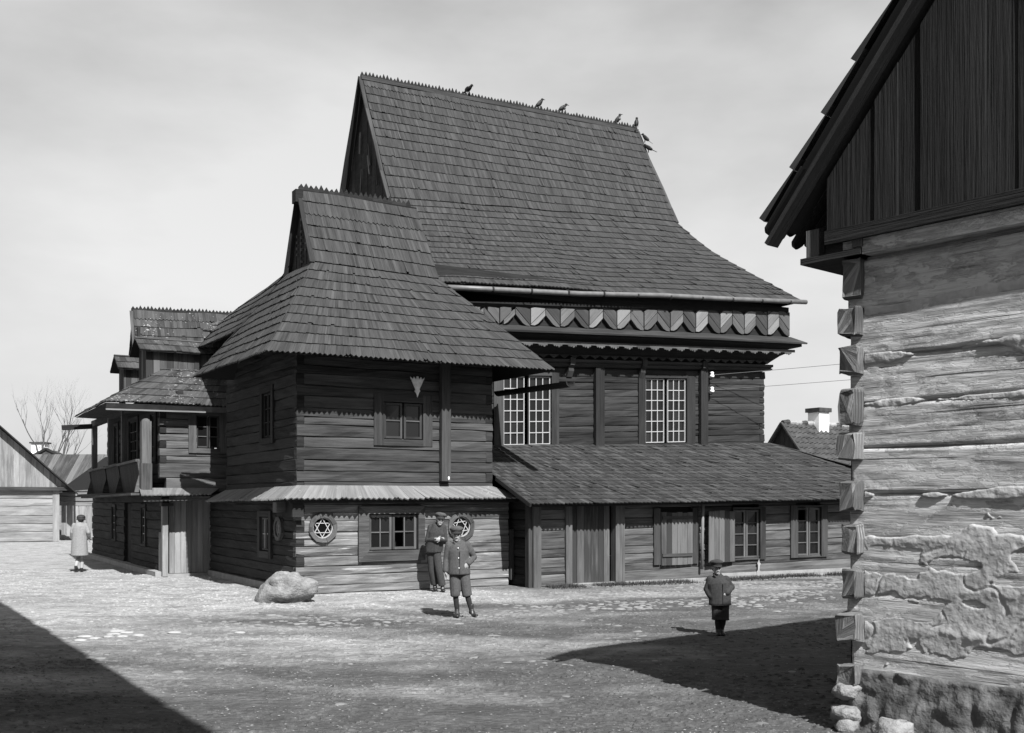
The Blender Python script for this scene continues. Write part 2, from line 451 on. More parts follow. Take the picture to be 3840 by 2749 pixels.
def log_wall(parent, mat, f, s0, s1, zs, openings=(), cut0=None, cut1=None, zsh=None, dep=0.16, amp=0.016):
    """cut0/cut1: at odd/even courses the end is held back to let the crossing log's end show"""
    for k, (a, b) in enumerate(zip(zs, zs[1:])):
        x0, x1 = s0, s1
        if cut0 is not None and k % 2 == cut0[0]: x0 += cut0[1]
        if cut1 is not None and k % 2 == cut1[0]: x1 -= cut1[1]
        segs = [(x0, x1)]
        for (oa, ob, oz0, oz1) in openings:
            if min(b, oz1) - max(a, oz0) < 0.03: continue
            new = []
            for p, q in segs:
                if ob <= p or oa >= q: new.append((p, q)); continue
                if oa - p > 0.04: new.append((p, oa))
                if q - ob > 0.04: new.append((ob, q))
                if oz0 - a > 0.03: log_piece('log', mat, parent, f, max(p, oa), min(q, ob), a, oz0, dep=dep, zs=zsh, amp=.003)
                if b - oz1 > 0.03: log_piece('log', mat, parent, f, max(p, oa), min(q, ob), oz1, b, dep=dep, zs=zsh, amp=.003)
            segs = new
        for p, q in segs:
            off = ru(-0.012, 0.012)
            log_piece('log', mat, parent, lambda s, o, z, off=off: f(s, o + off, z), p, q, a, b, dep=dep, zs=zsh, amp=amp)

def roof_eval(rows):
    mids = [(l + r) / 2 for l, r in rows]; cum = [0.0]
    for a, b in zip(mids, mids[1:]): cum.append(cum[-1] + (b - a).length)
    T = cum[-1]
    def ev(x, f):
        x = min(max(x, 0), 1) * T
        for k in range(len(rows) - 1):
            if x <= cum[k + 1] or k == len(rows) - 2:
                u = (x - cum[k]) / (cum[k + 1] - cum[k])
                a = rows[k][0].lerp(rows[k][1], f); b = rows[k + 1][0].lerp(rows[k + 1][1], f)
                return a.lerp(b, u), (b - a), (rows[k][1] - rows[k][0]).lerp(rows[k + 1][1] - rows[k + 1][0], u)
    return ev, T
def roof_face(part, mat, rows, n, w, zig=(), indiv=0, thick=0.027, over=1.28, wav=0.02, seed=1, deck=True, matdeck='trim_dark', ragged=0.007, indmat=None, deckdrop=0.02):
    """shingled surface between rows of (left, right) points from eave to top"""
    rs = random.Random(seed); ev, T = roof_eval(rows); big = MB()
    def P(x, f):
        p, up, ac = ev(x, f); nn = ac.cross(up)
        if nn.length < 1e-8: nn = UP.copy()
        nn.normalize()
        if nn.z < 0: nn = -nn
        return p + nn * (wav * n3(p.x * .7, p.y * .7, p.z * .7)), nn, up.normalized()
    for k in range(n):
        x0 = k / n; x1 = min(1.0, x0 + over / n)
        _, _, ac = ev(x0 + .3 / n, .5); L = ac.length
        jit = .06 if k in zig else .28
        m = max(1, round(L / (max(w, .1) if k in zig else w))); cuts = [0.0]
        for i in range(1, m): cuts.append((i + rs.uniform(-jit, jit)) / m)
        cuts.append(1.0)
        for f0, f1 in zip(cuts, cuts[1:]):
            mb = MB() if k < indiv else big
            r = rs.random(); q = r * 60; lift = rs.uniform(0, .010) + (.02 if rs.random() < .03 else 0); dx = (rs.uniform(-ragged, ragged) + .022 * n3(f0 * L * .8, k * 3.1, seed) + (.04 if rs.random() < .02 else 0)) / T
            a, na, ua = P(max(x0 + dx, 0) if k else x0 + abs(dx), f0); b, nb, ub = P(max(x0 + dx, 0) if k else x0 + abs(dx), f1)
            c, nc, _ = P(x1, f1); d, nd, _ = P(x1, f0)
            a2, b2 = a + na * lift, b + nb * lift
            a1, b1 = a + na * (thick + lift), b + nb * (thick + lift)
            l1 = (d - a).length; l2 = (b - a).length
            if k in zig:
                mid = (a + b) / 2 - ua * l2 * rs.uniform(.42, .56); mm = mid + na * (thick + lift); m2 = mid + na * lift
                i = mb.add((a1, mm, b1, c + nc * .004, d + nd * .004, a2, m2, b2))
                mb.face([i, i + 1, i + 2, i + 3, i + 4], [(q, q), (q - .05, q + l2 / 2), (q, q + l2), (q + l1, q + l2), (q + l1, q)], r)
                for s, t in ((0, 5), (1, 6)): mb.face([i + t, i + t + 1, i + s + 1, i + s], [(q, q), (q, q + l2), (q, q + l2), (q, q)], r)
                mb.face([i, i + 4, i + 5], [(q, q)] * 3, r); mb.face([i + 2, i + 7, i + 3], [(q, q)] * 3, r)
                mb.face([i + 5, i + 7, i + 6], [(q, q)] * 3, r)
            else:
                i = mb.add((a1, b1, c + nc * .004, d + nd * .004, a2, b2))
                mb.face([i, i + 1, i + 2, i + 3], [(q, q), (q, q + l2), (q + l1, q + l2), (q + l1, q)], r)
                mb.face([i + 4, i + 5, i + 1, i], [(q, q), (q, q + l2), (q + .02, q + l2), (q + .02, q)], r)
                mb.face([i, i + 3, i + 4], [(q, q)] * 3, r); mb.face([i + 1, i + 5, i + 2], [(q, q)] * 3, r)
            if k < indiv: mb.build('shingle', indmat or mat, part)
    if big.f: big.build('shingles', mat, part, kind='stuff')
    if deck:
        dm = MB(); nx, nf = max(6, n // 2), 8; grid = []
        for i in range(nx + 1):
            for j in range(nf + 1):
                p, nn, _ = P(i / nx, j / nf); grid.append(p - nn * deckdrop)
        o = dm.add(grid)
        for i in range(nx):
            for j in range(nf):
                a = o + i * (nf + 1) + j; dm.face([a, a + 1, a + nf + 2, a + nf + 1], None, .3)
        dm.build('roof_deck', matdeck, part)
def comb(name, mat, parent, p, q, h, w, th=0.03):
    """sawtooth crest board along a ridge"""
    p, q = Vector(p), Vector(q); a = (q - p); L = a.length; a.normalize(); x = a.cross(UP).normalized(); n = max(2, round(L / w)); m = MB()
    for k in range(n):
        s0, s1 = L * k / n, L * (k + 1) / n; hh = h * ru(.75, 1.15); mid = (s0 + s1) / 2 + ru(-.01, .01)
        lo = -.02
        pts = [(s0, lo), (s1, lo), (s1, h * .35), (mid, hh), (s0, h * .35)]
        m.extr(pts, lambda u, z, c: p + a * u + UP * z + x * c, -th / 2, th / 2)
    return m.build(name, mat, parent)
def window(parent, f, cas, sashes, rows, cols, casw=0.12, mc='trim', ms='trim_mid', mbar='bar_paint', out=0.035, mitre=False, bar=0.022, glass_in=0.05, broken=(), sill=False, frame=0.035, back=True, zs=None):
    """f(s,o,z) wall frame; cas = (s0,s1,z0,z1) outer casing; sashes = [(s0,s1,z0,z1)]"""
    g = (lambda s, o, z: f(s, o, z + zs(s))) if zs else f
    w = empty('window', parent); s0, s1, z0, z1 = cas
    i0, i1 = min(x[0] for x in sashes) - 0.02, max(x[1] for x in sashes) + 0.02
    j0, j1 = min(x[2] for x in sashes) - 0.02, max(x[3] for x in sashes) + 0.02
    F = lambda s, z, o: g(s, o, z)
    def cb(pts):
        m = MB(); m.extr(pts, F, -0.06, out); m.build('casing', mc, w)
    if mitre:
        cb([(s0, z0), (s1, z0), (i1, j0), (i0, j0)]); cb([(i0, j1), (i1, j1), (s1, z1), (s0, z1)])
        cb([(s0, z0), (i0, j0), (i0, j1), (s0, z1)]); cb([(i1, j0), (s1, z0), (s1, z1), (i1, j1)])
    else:
        for a, b, c, d in ((s0, i0, z0, z1), (i1, s1, z0, z1), (i0, i1, z0, j0), (i0, i1, j1, z1)):
            if b - a > .01 and d - c > .01: boxo('casing', mc, w, F, a, b, c, d, -0.06, out + ru(-.004, .004), 1 if (d - c) > (b - a) else 0)
    for si, (a, b, c, d) in enumerate(sashes):
        m = MB(); fr = frame
        for p in ((a, a + fr, c, d), (b - fr, b, c, d), (a + fr, b - fr, c, c + fr), (a + fr, b - fr, d - fr, d)):
            m.box(F, *p, -glass_in - .01, -0.004, 1 if p[3] - p[2] > p[1] - p[0] else 0)
        m.build('sash', ms, w)
        pw, ph = (b - a - 2 * fr) / cols, (d - c - 2 * fr) / rows
        for i in range(1, cols):
            x = a + fr + pw * i + ru(-.004, .004); boxo('glazing_bar', mbar, w, F, x - bar / 2, x + bar / 2, c + fr, d - fr, -glass_in - .002, -0.010, 1)
        for j in range(1, rows):
            z = c + fr + ph * j + ru(-.006, .006); boxo('glazing_bar', mbar, w, F, a + fr, b - fr, z - bar / 2, z + bar / 2, -glass_in, -0.013, 0)
        for i in range(cols):
            for j in range(rows):
                if (si, i, j) in broken: continue
                x, z = a + fr + pw * i, c + fr + ph * j; t = [ru(-.006, .006) for _ in range(3)]
                m = MB(); m.quadp(F(x, z, -glass_in + .006), F(x + pw, z, -glass_in + .006 + t[0]), F(x + pw, z + ph, -glass_in + .006 + t[1]), F(x, z + ph, -glass_in + .006 + t[2]))
                m.build('pane', 'glass', w)
    if back:
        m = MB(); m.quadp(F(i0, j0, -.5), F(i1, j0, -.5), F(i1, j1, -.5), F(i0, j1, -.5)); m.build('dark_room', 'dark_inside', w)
    return w

# ================================================================== THE GROUND
def axis_pts(segs):
    out = []
    for a, b, st in segs:
        n = max(1, round((b - a) / st)); out += [a + (b - a) * k / n for k in range(n)]
    out.append(segs[-1][1]); return out
def gz(x, y):
    """height of the trodden ground"""
    f = 1.0 if y < 45 else 0.0
    z = 0.022 * fbm(x * .35, y * .35, 3, 3) + 0.012 * fbm(x * 1.6, y * 1.9, 8, 3)
    rut = math.exp(-((y - 12.6 - .10 * x + .5 * n3(x * .25, 4)) / .45) ** 2) + math.exp(-((y - 17.6 - .25 * x + .4 * n3(x * .25, 9)) / .5) ** 2)
    return f * (z - 0.02 * rut) - 0.012
def ground():
    xs = axis_pts([(-600, -60, 60), (-60, -17, 3), (-17, 13, .15), (13, 60, 3), (60, 600, 60)])
    ys = axis_pts([(-400, -20, 40), (-20, 6, 2), (6, 27, .15), (27, 60, 1.5), (60, 900, 60)])
    m = MB(); nx = len(xs)
    m.v = [(x, y, gz(x, y)) for y in ys for x in xs]
    for j in range(len(ys) - 1):
        for i in range(nx - 1):
            a = j * nx + i; m.f.append([a, a + 1, a + nx + 1, a + nx])
    me = bpy.data.meshes.new('ground'); me.from_pydata(m.v, [], m.f)
    o = mesh_obj('ground', me, 'ground', None, True, 'structure')
    o['label'] = 'dusty village square of trodden earth, gravel and sunk cobbles'
    return o
GROUND = ground()

# ================================================================== THE SYNAGOGUE
SYN = tag(empty('wooden_synagogue', loc=(0, 0, 0)), 'large dark timber synagogue with tall shingled roofs and corner tower', 'building')
TL, TR, TD = -4.85, -0.13, 0.84            # lower tower: left, right, front
UL, UR, UD = -4.80, -0.47, 0.94            # upper tower
TB = 7.3                                    # back of the tower's left side
fr_low = lambda s, o, z: W(s, TD - o, z)
fr_up = lambda s, o, z: W(s, UD - o, z)
lf_low = lambda s, o, z: W(TL - o, s, z)
lf_up = lambda s, o, z: W(UL - o, s, z)

def part(name, label=None):
    p = empty(name, SYN)
    if label: p['label'] = label
    return p
# --- tower walls
zl = courses(0.0, 1.98, 0.18, 3, .28)
zu = courses(1.98, 5.35, 0.2, 5, .25)
w = part('wall', 'lower front wall of the tower, pale weathered logs')
log_wall(w, 'log_low', fr_low, TL, TR, zl, [(-3.5, -2.2, .68, 1.66), (-4.52, -4.10, 1.07, 1.49), (-1.49, -1.07, 1.06, 1.48)], cut0=(1, .17))
for k in range(1, len(zl) - 1, 2):           # crossing log ends at the corner
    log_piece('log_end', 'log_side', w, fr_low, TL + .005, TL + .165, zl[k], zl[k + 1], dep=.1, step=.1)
w = part('wall', 'upper front wall of the tower, dark smooth logs')
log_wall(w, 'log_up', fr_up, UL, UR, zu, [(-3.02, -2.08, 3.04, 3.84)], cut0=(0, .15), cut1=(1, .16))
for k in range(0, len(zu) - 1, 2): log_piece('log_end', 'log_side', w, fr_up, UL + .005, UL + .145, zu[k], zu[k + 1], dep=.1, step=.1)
for k in range(1, len(zu) - 1, 2): log_piece('log_end', 'log_hall', w, fr_up, UR - .155, UR, zu[k], zu[k + 1], dep=.1, step=.1)
w = part('wall', 'lower left wall of the tower')
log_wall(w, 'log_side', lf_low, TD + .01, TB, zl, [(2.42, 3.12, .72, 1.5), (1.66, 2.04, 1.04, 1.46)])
w = part('wall', 'upper left wall of the tower under the eaves')
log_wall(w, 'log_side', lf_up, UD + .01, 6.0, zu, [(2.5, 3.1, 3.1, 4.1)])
boxo('wall', 'trim_dark', SYN, W, UR - .14, UR - .02, UD + .18, 6, 1.9, 5.3)     # the tower's far sides
boxo('wall', 'trim_dark', SYN, W, TL + .18, UR - .2, 5.75, 5.88, 0, 5.3)
boxo('floor', 'trim_dark', SYN, W, TL + .18, UR - .2, UD + .18, 5.7, 1.9, 2.0)
boxo('plinth', 'plinth', SYN, W, TL - .06, TL + .05, TD + .3, TB, -.1, .12)
# --- tower windows
window(SYN, fr_low, (-3.58, -2.13, .60, 1.70), [(-3.34, -2.85, .83, 1.53), (-2.83, -2.30, .83, 1.53)], 2, 2, mc='trim_mid', mitre=True, out=.06, ms='trim_mid', mbar='trim_mid', broken={(1, 0, 0), (1, 0, 1)}, frame=.05)
window(SYN, fr_up, (-3.20, -1.90, 2.93, 3.98), [(-2.97, -2.57, 3.08, 3.80), (-2.53, -2.13, 3.08, 3.80)], 2, 1, mc='trim', ms='trim', mbar='trim_mid', out=.03, frame=.045)
window(SYN, lf_low, (2.31, 3.23, .62, 1.6), [(2.48, 2.76, .78, 1.46), (2.78, 3.06, .78, 1.46)], 2, 2, mc='trim', ms='trim_mid', mbar='bar_paint', out=.05)
window(SYN, lf_up, (2.35, 3.25, 3.0, 4.2), [(2.52, 2.78, 3.14, 4.05), (2.82, 3.08, 3.14, 4.05)], 3, 1, mc='trim_dark', ms='trim_dark', mbar='trim_dark', out=.04)  # casing darkened to go with the painted shade of the left wall
def star_window(f, cs, cz, ro, ri, lean=0.0, mats=('trim_mid', 'bar_paint')):
    w = empty('round_window', SYN)
    F = lambda s, z, o: f(s, o, z)
    for k in range(4):                       # four curved casing boards, octagonal outside, round inside
        m = MB()
        for j in range(4):
            a0 = math.pi / 2 * k + math.pi / 8 * j + .3; a1 = a0 + math.pi / 8 * (1 if j < 3 else .93)
            o0 = ro / max(math.cos(((a0 + .39) % (math.pi / 4)) - math.pi / 8), .92); o1 = ro / max(math.cos(((a1 + .39) % (math.pi / 4)) - math.pi / 8), .92)
            m.hexa([F(cs + r_ * math.cos(a_), cz + r_ * math.sin(a_), o_) for o_ in (-.05, .05) for (r_, a_) in ((ri, a0), (o0, a0), (ri, a1), (o1, a1))], 1, .4)
        m.build('casing', mats[0], w)
    m = MB(); N = 28
    for j in range(N):
        a0, a1 = 2 * math.pi * j / N, 2 * math.pi * (j + 1) / N
        m.hexa([F(cs + r_ * math.cos(a_), cz + r_ * math.sin(a_), o_) for o_ in (-.05, .012) for (r_, a_) in ((ri - .018, a0), (ri + .004, a0), (ri - .018, a1), (ri + .004, a1))], 1, .4)
    m.build('sash', mats[1], w)
    rr = ri - .02
    for tri in (0, 1):                       # two triangles make the six-pointed star
        for k in range(3):
            a0 = math.pi / 2 + tri * math.pi + 2 * math.pi * k / 3 + lean; a1 = a0 + 2 * math.pi / 3
            p, q = F(cs + rr * math.cos(a0), cz + rr * math.sin(a0), -.012 - .006 * tri), F(cs + rr * math.cos(a1), cz + rr * math.sin(a1), -.012 - .006 * tri)
            nrm = F(cs, cz, 1) - F(cs, cz, 0); beamo('glazing_bar', mats[1], w, p, q, .010, .015, up=(q - p).cross(nrm))
    m = MB(); m.extr([(cs + ri * math.cos(2 * math.pi * j / 20), cz + ri * math.sin(2 * math.pi * j / 20)) for j in range(20)], F, -.045, -.04); m.build('pane', 'glass', w)
star_window(fr_low, -4.31, 1.28, .285, .205)
star_window(fr_low, -1.28, 1.27, .30, .215, lean=.15)
star_window(lf_low, 1.85, 1.25, .24, .165)
# --- corner bracket, post with insulator, emblem on the tower front
boxo('bracket', 'trim_dark', SYN, W, TL - .12, TL + .10, TD - .16, TD + .3, 1.50, 1.86)
boxo('bracket', 'trim_mid', SYN, W, TL - .30, TL - .05, TD + .25, TD + .5, 1.58, 1.78)
boxo('post', 'trim', SYN, W, -1.74, -1.53, UD - .14, UD - .015, 2.22, 5.2, 2)
m = MB(); m.tube([W(-1.58, UD - .1, 2.24), W(-1.58, UD - .1, 2.31)], .045, 10); m.build('insulator', 'porcelain', SYN, True)
em = [(0, -.36), (.035, -.25), (.075, -.20), (.055, -.15), (.12, -.02), (.20, .16), (.125, .10), (.10, .17), (.045, .09), (.02, .18),
      (-.02, .18), (-.045, .09), (-.10, .17), (-.125, .10), (-.20, .16), (-.12, -.02), (-.055, -.15), (-.075, -.20), (-.035, -.25)]
m = MB(); m.extr([(x * .8 - 2.25, y * .8 + 4.22) for x, y in em], lambda s, z, o: W(s, UD - .02 - o, z), 0, .03); m.build('emblem', 'white_paint', SYN)
# --- skirt roof between the tower's storeys
sk = part('skirt_roof', 'narrow pale shingled skirt roof around the tower')
roof_face(sk, 'shingle_pale', [(W(TL - .32, TD - .32, 1.84), W(TR + .2, TD - .34, 1.86)), (W(UL, UD - .01, 2.11), W(UR - .02, UD - .01, 2.12))], 1, .105, zig={0}, indiv=1, over=1.0, wav=.008, seed=2)
roof_face(sk, 'shingle_pale', [(W(TL - .33, 6.3, 1.80), W(TL - .32, TD - .32, 1.84)), (W(UL, 6.1, 2.06), W(UL, UD - .01, 2.11))], 1, .105, zig={0}, indiv=1, over=1.0, wav=.008, seed=4)
beamo('rafter_board', 'trim_dark', sk, W(TL - .2, TD - .2, 1.80), W(TR + .1, TD - .2, 1.82), .05, .07)
# --- tower roof
tr = part('roof', 'steep shingled roof of the tower with small gable')
t_ = lambda t, s, z: W(TL + t, TD + s, z)
foot = 6.62
roof_face(tr, 'shingle', [(t_(-.84, -.84, 4.54), t_(5.36, -.84, 4.57)), (t_(-.16, -.12, 5.50), t_(4.42, -.12, 5.5)), (t_(.58, .70, foot), t_(3.40, .70, 6.56))], 10, .050, zig={0}, indiv=2, seed=11)
roof_face(tr, 'shingle', [(t_(.58, .70, foot), t_(3.40, .70, 6.56)), (t_(.58, .90, 7.06), t_(3.34, .90, 7.02)), (t_(.60, 1.5, 8.28), t_(3.24, 1.5, 8.26))], 6, .050, zig={4}, seed=12)
roof_face(tr, 'shingle', [(t_(-.84, 4.54, 4.60), t_(-.84, -.84, 4.54)), (t_(-.16, 3.4, 5.53), t_(-.16, -.12, 5.5)), (t_(.58, 2.3, 6.64), t_(.58, .70, foot))], 10, .050, zig={0}, seed=13)
roof_face(tr, 'shingle', [(t_(5.36, -.84, 4.57), t_(5.36, 4.5, 4.6)), (t_(3.40, .70, 6.56), t_(3.4, 2.3, 6.56))], 7, .2, seed=14)
roof_face(tr, 'shingle', [(t_(5.36, 4.54, 4.6), t_(-.84, 4.54, 4.6)), (t_(3.4, 2.3, 6.6), t_(.58, 2.3, 6.64)), (t_(3.24, 1.5, 8.26), t_(.6, 1.5, 8.28))], 10, .2, seed=15)
roof_face(tr, 'shingle', [(W(-4.75, 8.9, 5.75), W(-5.05, 4.4, 5.52)), (W(-4.1, 9.3, 6.52), W(-4.55, 3.7, 6.16)), (W(-3.50, 10.0, 7.0), W(-4.26, 3.14, 6.70))], 6, .075, seed=16, wav=.03)
comb('ridge_crest', 'trim_dark', tr, t_(.56, 1.5, 8.27), t_(3.1, 1.5, 8.25), .15, .11)
for s0, s1 in ((.66, 1.5), (2.34, 1.5)):
    beamo('verge_board', 'trim', tr, t_(.56, s0, foot - .02), t_(.56, s1, 8.26), .03, .10, up=e1)
g = part('gable', 'carved dark boarding of the tower gable')
for k in range(9):
    a = .78 + 1.44 * k / 9; b = a + .15
    top = lambda x: 8.2 - abs(x - 1.5) * 2.02
    m = MB(); m.extr([(a, foot - .05), (b, foot - .05), (b, max(top(b), foot)), (a, max(top(a), foot))], lambda x, z, o: t_(.66 + o, x, z), -.012 if k % 2 else 0, .03); m.build('board', 'board_dark', g)
for a, z0 in ((1.22, 6.95), (1.5, 6.75), (1.78, 6.95)):            # pierced studs
    for k in range(8):
        m = MB(); z = z0 + k * .125
        if z > 8.0 - abs(a - 1.5) * 2: break
        m.box(lambda x, z, o: t_(.64 - o, x, z), a - .03, a + .03, z, z + .05, 0, .03); m.build('stud', 'trim_mid', g)
boxo('finial', 'trim_dark', tr, t_, .46, .62, 1.38, 1.62, 7.98, 8.24)
# --- wooden rain spout
m = MB()
sp0, sp1 = W(.66, 2.7, 4.36), W(.70, -.32, 4.30)
for k in range(6):
    a0, a1 = math.pi + math.pi * k / 6, math.pi + math.pi * (k + 1) / 6
    ax = (sp1 - sp0).normalized(); x = ax.cross(UP).normalized(); y = x.cross(ax)
    def pt(P, a, r_): return P + x * r_ * math.cos(a) + y * r_ * math.sin(a)
    m.hexa([pt(Pq, aa, rq) for rq in (.085, .115) for aa in (a0, a1) for Pq in (sp0, sp1)], 0, .3)
m.build('rain_spout', 'trim_dark', SYN)

# --- hall
HT0, HT1, HD = -1.2, 9.23, 3.0
hk = lambda t: (t - .6) / 8.9
hz = lambda zl_, zr_: (lambda t: lerp(zl_, zr_, hk(t)))
tilt = lambda s: .046 * (s - 5.0)
fr_hall = lambda s, o, z: W(s, HD - o, z)
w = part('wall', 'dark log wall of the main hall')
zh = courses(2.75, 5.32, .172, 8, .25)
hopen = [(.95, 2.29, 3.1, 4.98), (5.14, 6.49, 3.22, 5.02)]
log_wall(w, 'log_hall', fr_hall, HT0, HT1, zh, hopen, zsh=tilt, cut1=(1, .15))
for k in range(1, len(zh) - 1, 2): log_piece('log_end', 'trim_dark', w, fr_hall, HT1 - .145, HT1 + ru(0, .04), zh[k], zh[k + 1], dep=.1, step=.1, zs=tilt)
boxo('wall', 'trim_dark', SYN, W, HT1 - .15, HT1 - .03, HD + .17, 13, 0, 7.0)
boxo('wall', 'trim_dark', SYN, W, HT0, HT1 - .2, 12.9, 13, 0, 7.0)
boxo('wall', 'trim_dark', SYN, W, HT0, HT0 + .12, HD + .17, 12.85, 0, 7.0)
boxo('floor', 'trim_dark', SYN, W, HT0 + .15, HT1 - .2, HD + .2, 12.8, 2.2, 2.3)
window(SYN, fr_hall, (4.92, 6.77, 3.27, 5.06), [(5.16, 5.77, 3.33, 4.98), (5.88, 6.47, 3.33, 4.98)], 6, 3, mc='trim_dark', ms='bar_paint', out=.05, bar=.021, frame=.022, zs=lambda s: .046 * (s - 5.8))
window(SYN, fr_hall, (.69, 2.51, 3.10, 4.90), [(.97, 1.55, 3.16, 4.80), (1.68, 2.28, 3.16, 4.80)], 6, 3, mc='trim', ms='bar_paint', out=.05, bar=.021, frame=.022, zs=lambda s: .046 * (s - 1.6))
for a, b in ((3.54, 3.80), (6.90, 7.14)):
    za, zb = 5.45 + tilt(a) - tilt(5), 3.0
    boxo('post', 'trim_dark', SYN, W, a, b, HD - .13, HD - .015, zb, 5.30 + tilt(a), 2)
def sheared(a0, a1, prof, name, mat, r=None, mitre=0.0):
    """moulding along the hall front; prof = [(d, zl, zr)] ; mitred out to the right"""
    m = MB(); n = len(prof); st = [a0, lerp(a0, a1, .33), lerp(a0, a1, .66), a1]; rows = []
    for k, s in enumerate(st):
        rows.append(m.add([W(s + ((HD - d) * mitre if k == 3 else 0), d, lerp(zl_, zr_, hk(s))) for d, zl_, zr_ in prof]))
    cum = [0]
    for p, q in zip(prof, prof[1:]): cum.append(cum[-1] + math.hypot(p[0] - q[0], p[1] - q[1]))
    r = rnd()
    for (i, sa), (j, sb) in zip(zip(rows, st), zip(rows[1:], st[1:])):
        for c in range(n):
            c2 = (c + 1) % n; v0, v1 = cum[c], cum[c2] if c2 else cum[c] + .2
            m.face([i + c, j + c, j + c2, i + c2], [(sa, v0 + r * 9), (sb, v0 + r * 9), (sb, v1 + r * 9), (sa, v1 + r * 9)], r)
    m.face([rows[0] + c for c in range(n)], None, r); m.face([rows[-1] + c for c in range(n)][::-1], None, r)
    return m.build(name, mat, SYN)
sheared(HT0, 9.28, [(3.02, 4.99, 5.40), (2.88, 5.00, 5.41), (2.84, 5.05, 5.45), (2.88, 5.08, 5.48), (2.83, 5.12, 5.51), (2.83, 5.18, 5.57), (3.02, 5.19, 5.58)], 'string_course', 'trim', mitre=.8)
for t in (2.81, 5.0, 6.98):
    z = lerp(5.2, 5.58, hk(t))
    m = MB(); m.extr([(3.0, z + .02), (2.78, z + .02), (2.79, z - .16), (2.86, z - .22), (2.87, z - .30), (2.95, z - .44), (3.0, z - .46)], lambda d, zz, o: W(t + o, d, zz), -.075, .075); m.build('corbel', 'trim', SYN)
# cove, scalloped fascia, soffit, drip board, frieze
sheared(HT0, 9.26, [(3.02, 5.19, 5.58), (2.95, 5.20, 5.60), (2.86, 5.26, 5.68), (2.72, 5.40, 5.80), (2.58, 5.50, 5.88), (2.58, 5.62, 5.97), (3.02, 5.62, 5.97)], 'cove', 'trim_dark', mitre=1.0)
sheared(HT0, 9.26, [(2.58, 5.60, 5.97), (2.30, 5.66, 6.04), (2.30, 5.74, 6.12), (2.58, 5.78, 6.2)], 'cornice', 'trim_dark', mitre=1.0)
sheared(HT0, 9.3, [(2.62, 5.76, 6.18), (2.20, 5.70, 6.10), (2.19, 5.74, 6.14), (2.52, 5.90, 6.32), (2.62, 5.90, 6.32)], 'drip_board', 'trim', mitre=.95)
def scallop(t0, t1, d, zf, name, mat, pitch, dep, wave):
    n = int((t1 - t0) / pitch)
    for k in range(n):
        a = t0 + (t1 - t0) * k / n; p = (t1 - t0) / n; z = zf(a)
        if wave: pts = [(0, .07), (0, 0), (.10, -.012), (.16, -.05), (.22, -.022), (.3, -.06), (.38, -.03), (.46, -.075), (.55, -.06), (.60, -.02), (.66, -.045), (.72, -.0), (1, .0), (1, .07)]
        else: pts = [(0, .05), (0, 0), (.5, -.9), (1, 0), (1, .05)]
        kk = zf(a + p) - z
        m = MB(); m.extr([(a + x * p, z + y * (1 if wave else dep) + x * kk) for x, y in pts], lambda s, zz, o: W(s, d - o, zz), 0, .025); m.build('scallop', mat, sc)
sc = part('scalloped_fascia', 'cut-out scalloped board under the hall cornice')
scallop(.3, 9.8, 2.42, hz(5.47, 5.86), 'scallop', 'trim_mid', .40, .08, True)
scallop(.3, 9.3, 2.80, hz(5.28, 5.66), 'scallop', 'trim', .30, .10, False)
fz = part('frieze', 'herringbone frieze of diagonal pale and dark boards')
sheared(HT0, 9.7, [(2.62, 5.85, 6.28), (2.53, 5.85, 6.28), (2.53, 6.42, 7.10), (2.62, 6.42, 7.10)], 'frieze_backing', 'trim_dark')
N0 = 23; pw = (9.66 - .14) / N0
for k in range(-3, N0):
    a = .14 + pw * k; b = a + pw; pale = (k % 2 == 1)
    zt, zb = lerp(6.30, 6.98, hk(a)), lerp(5.90, 6.335, hk(a)); H_ = zt - zb
    sl = .95 if pale else -.95
    # two or three slanting planks clipped to the panel, lower corner cut off
    lo = lambda x: zb + (max(0, (x - a) / pw - .38) * .42 if pale else max(0, .62 - (x - a) / pw) * .42) * 1.0
    off = [-2.0, -.42, -.05, .33, 2.0]
    for q0, q1 in zip(off, off[1:]):
        mid = (a + b) / 2; cz_ = (zt + zb) / 2 + .05
        # clip by sampling columns
        top, bot = [], []
        for i in range(5):
            x = a + .012 + (pw - .024) * i / 4
            y0 = max(cz_ + sl * (x - mid) + q0 + .011, lo(x)); y1 = min(cz_ + sl * (x - mid) + q1 - .011, zt)
            if y1 > y0 + .004: top.append((x, y1)); bot.append((x, y0))
        if len(top) > 1:
            m = MB(); r = rnd(); pts = bot + top[::-1]; o_ = ru(.0, .014) + (.012 if pale else 0)
            i = m.add([W(x, 2.52, z) for x, z in pts]); j = m.add([W(x, 2.45 - o_, z) for x, z in pts]); n = len(pts)
            ca, sa = math.cos(math.atan(sl)), math.sin(math.atan(sl))
            m.face([j + c for c in range(n)], [(x * ca + z * sa + r * 40, -x * sa + z * ca) for x, z in pts], r)
            for c in range(n): m.face([i + c, i + (c + 1) % n, j + (c + 1) % n, j + c], None, r)
            m.build('board', 'frieze_pale' if pale else 'frieze_dark', fz)
boxo('wall', 'trim_dark', SYN, W, HT0, 9.72, 2.56, 2.66, 6.6, 7.12)
# gutter of the hall
gu = part('gutter', 'pale metal gutter along the hall eaves')
gp = [W(-.9, 2.20, 6.55), W(.1, 2.20, 6.61), W(2.6, 2.20, 6.75), W(5, 2.20, 6.94), W(7.5, 2.20, 7.08), W(10.02, 2.20, 7.24)]
m = MB(); m.tube(gp, .062, 12); m.build('gutter_pipe', 'zinc', gu, True)
for k in range(10):
    t = .2 + k * 1.02; z = lerp(6.61, 7.22, (t - .1) / 9.85)
    m = MB(); m.tube([W(t, 2.20, z), W(t + .05, 2.20, z)], .070, 12); m.build('gutter_clip', 'trim_dark', gu, True)
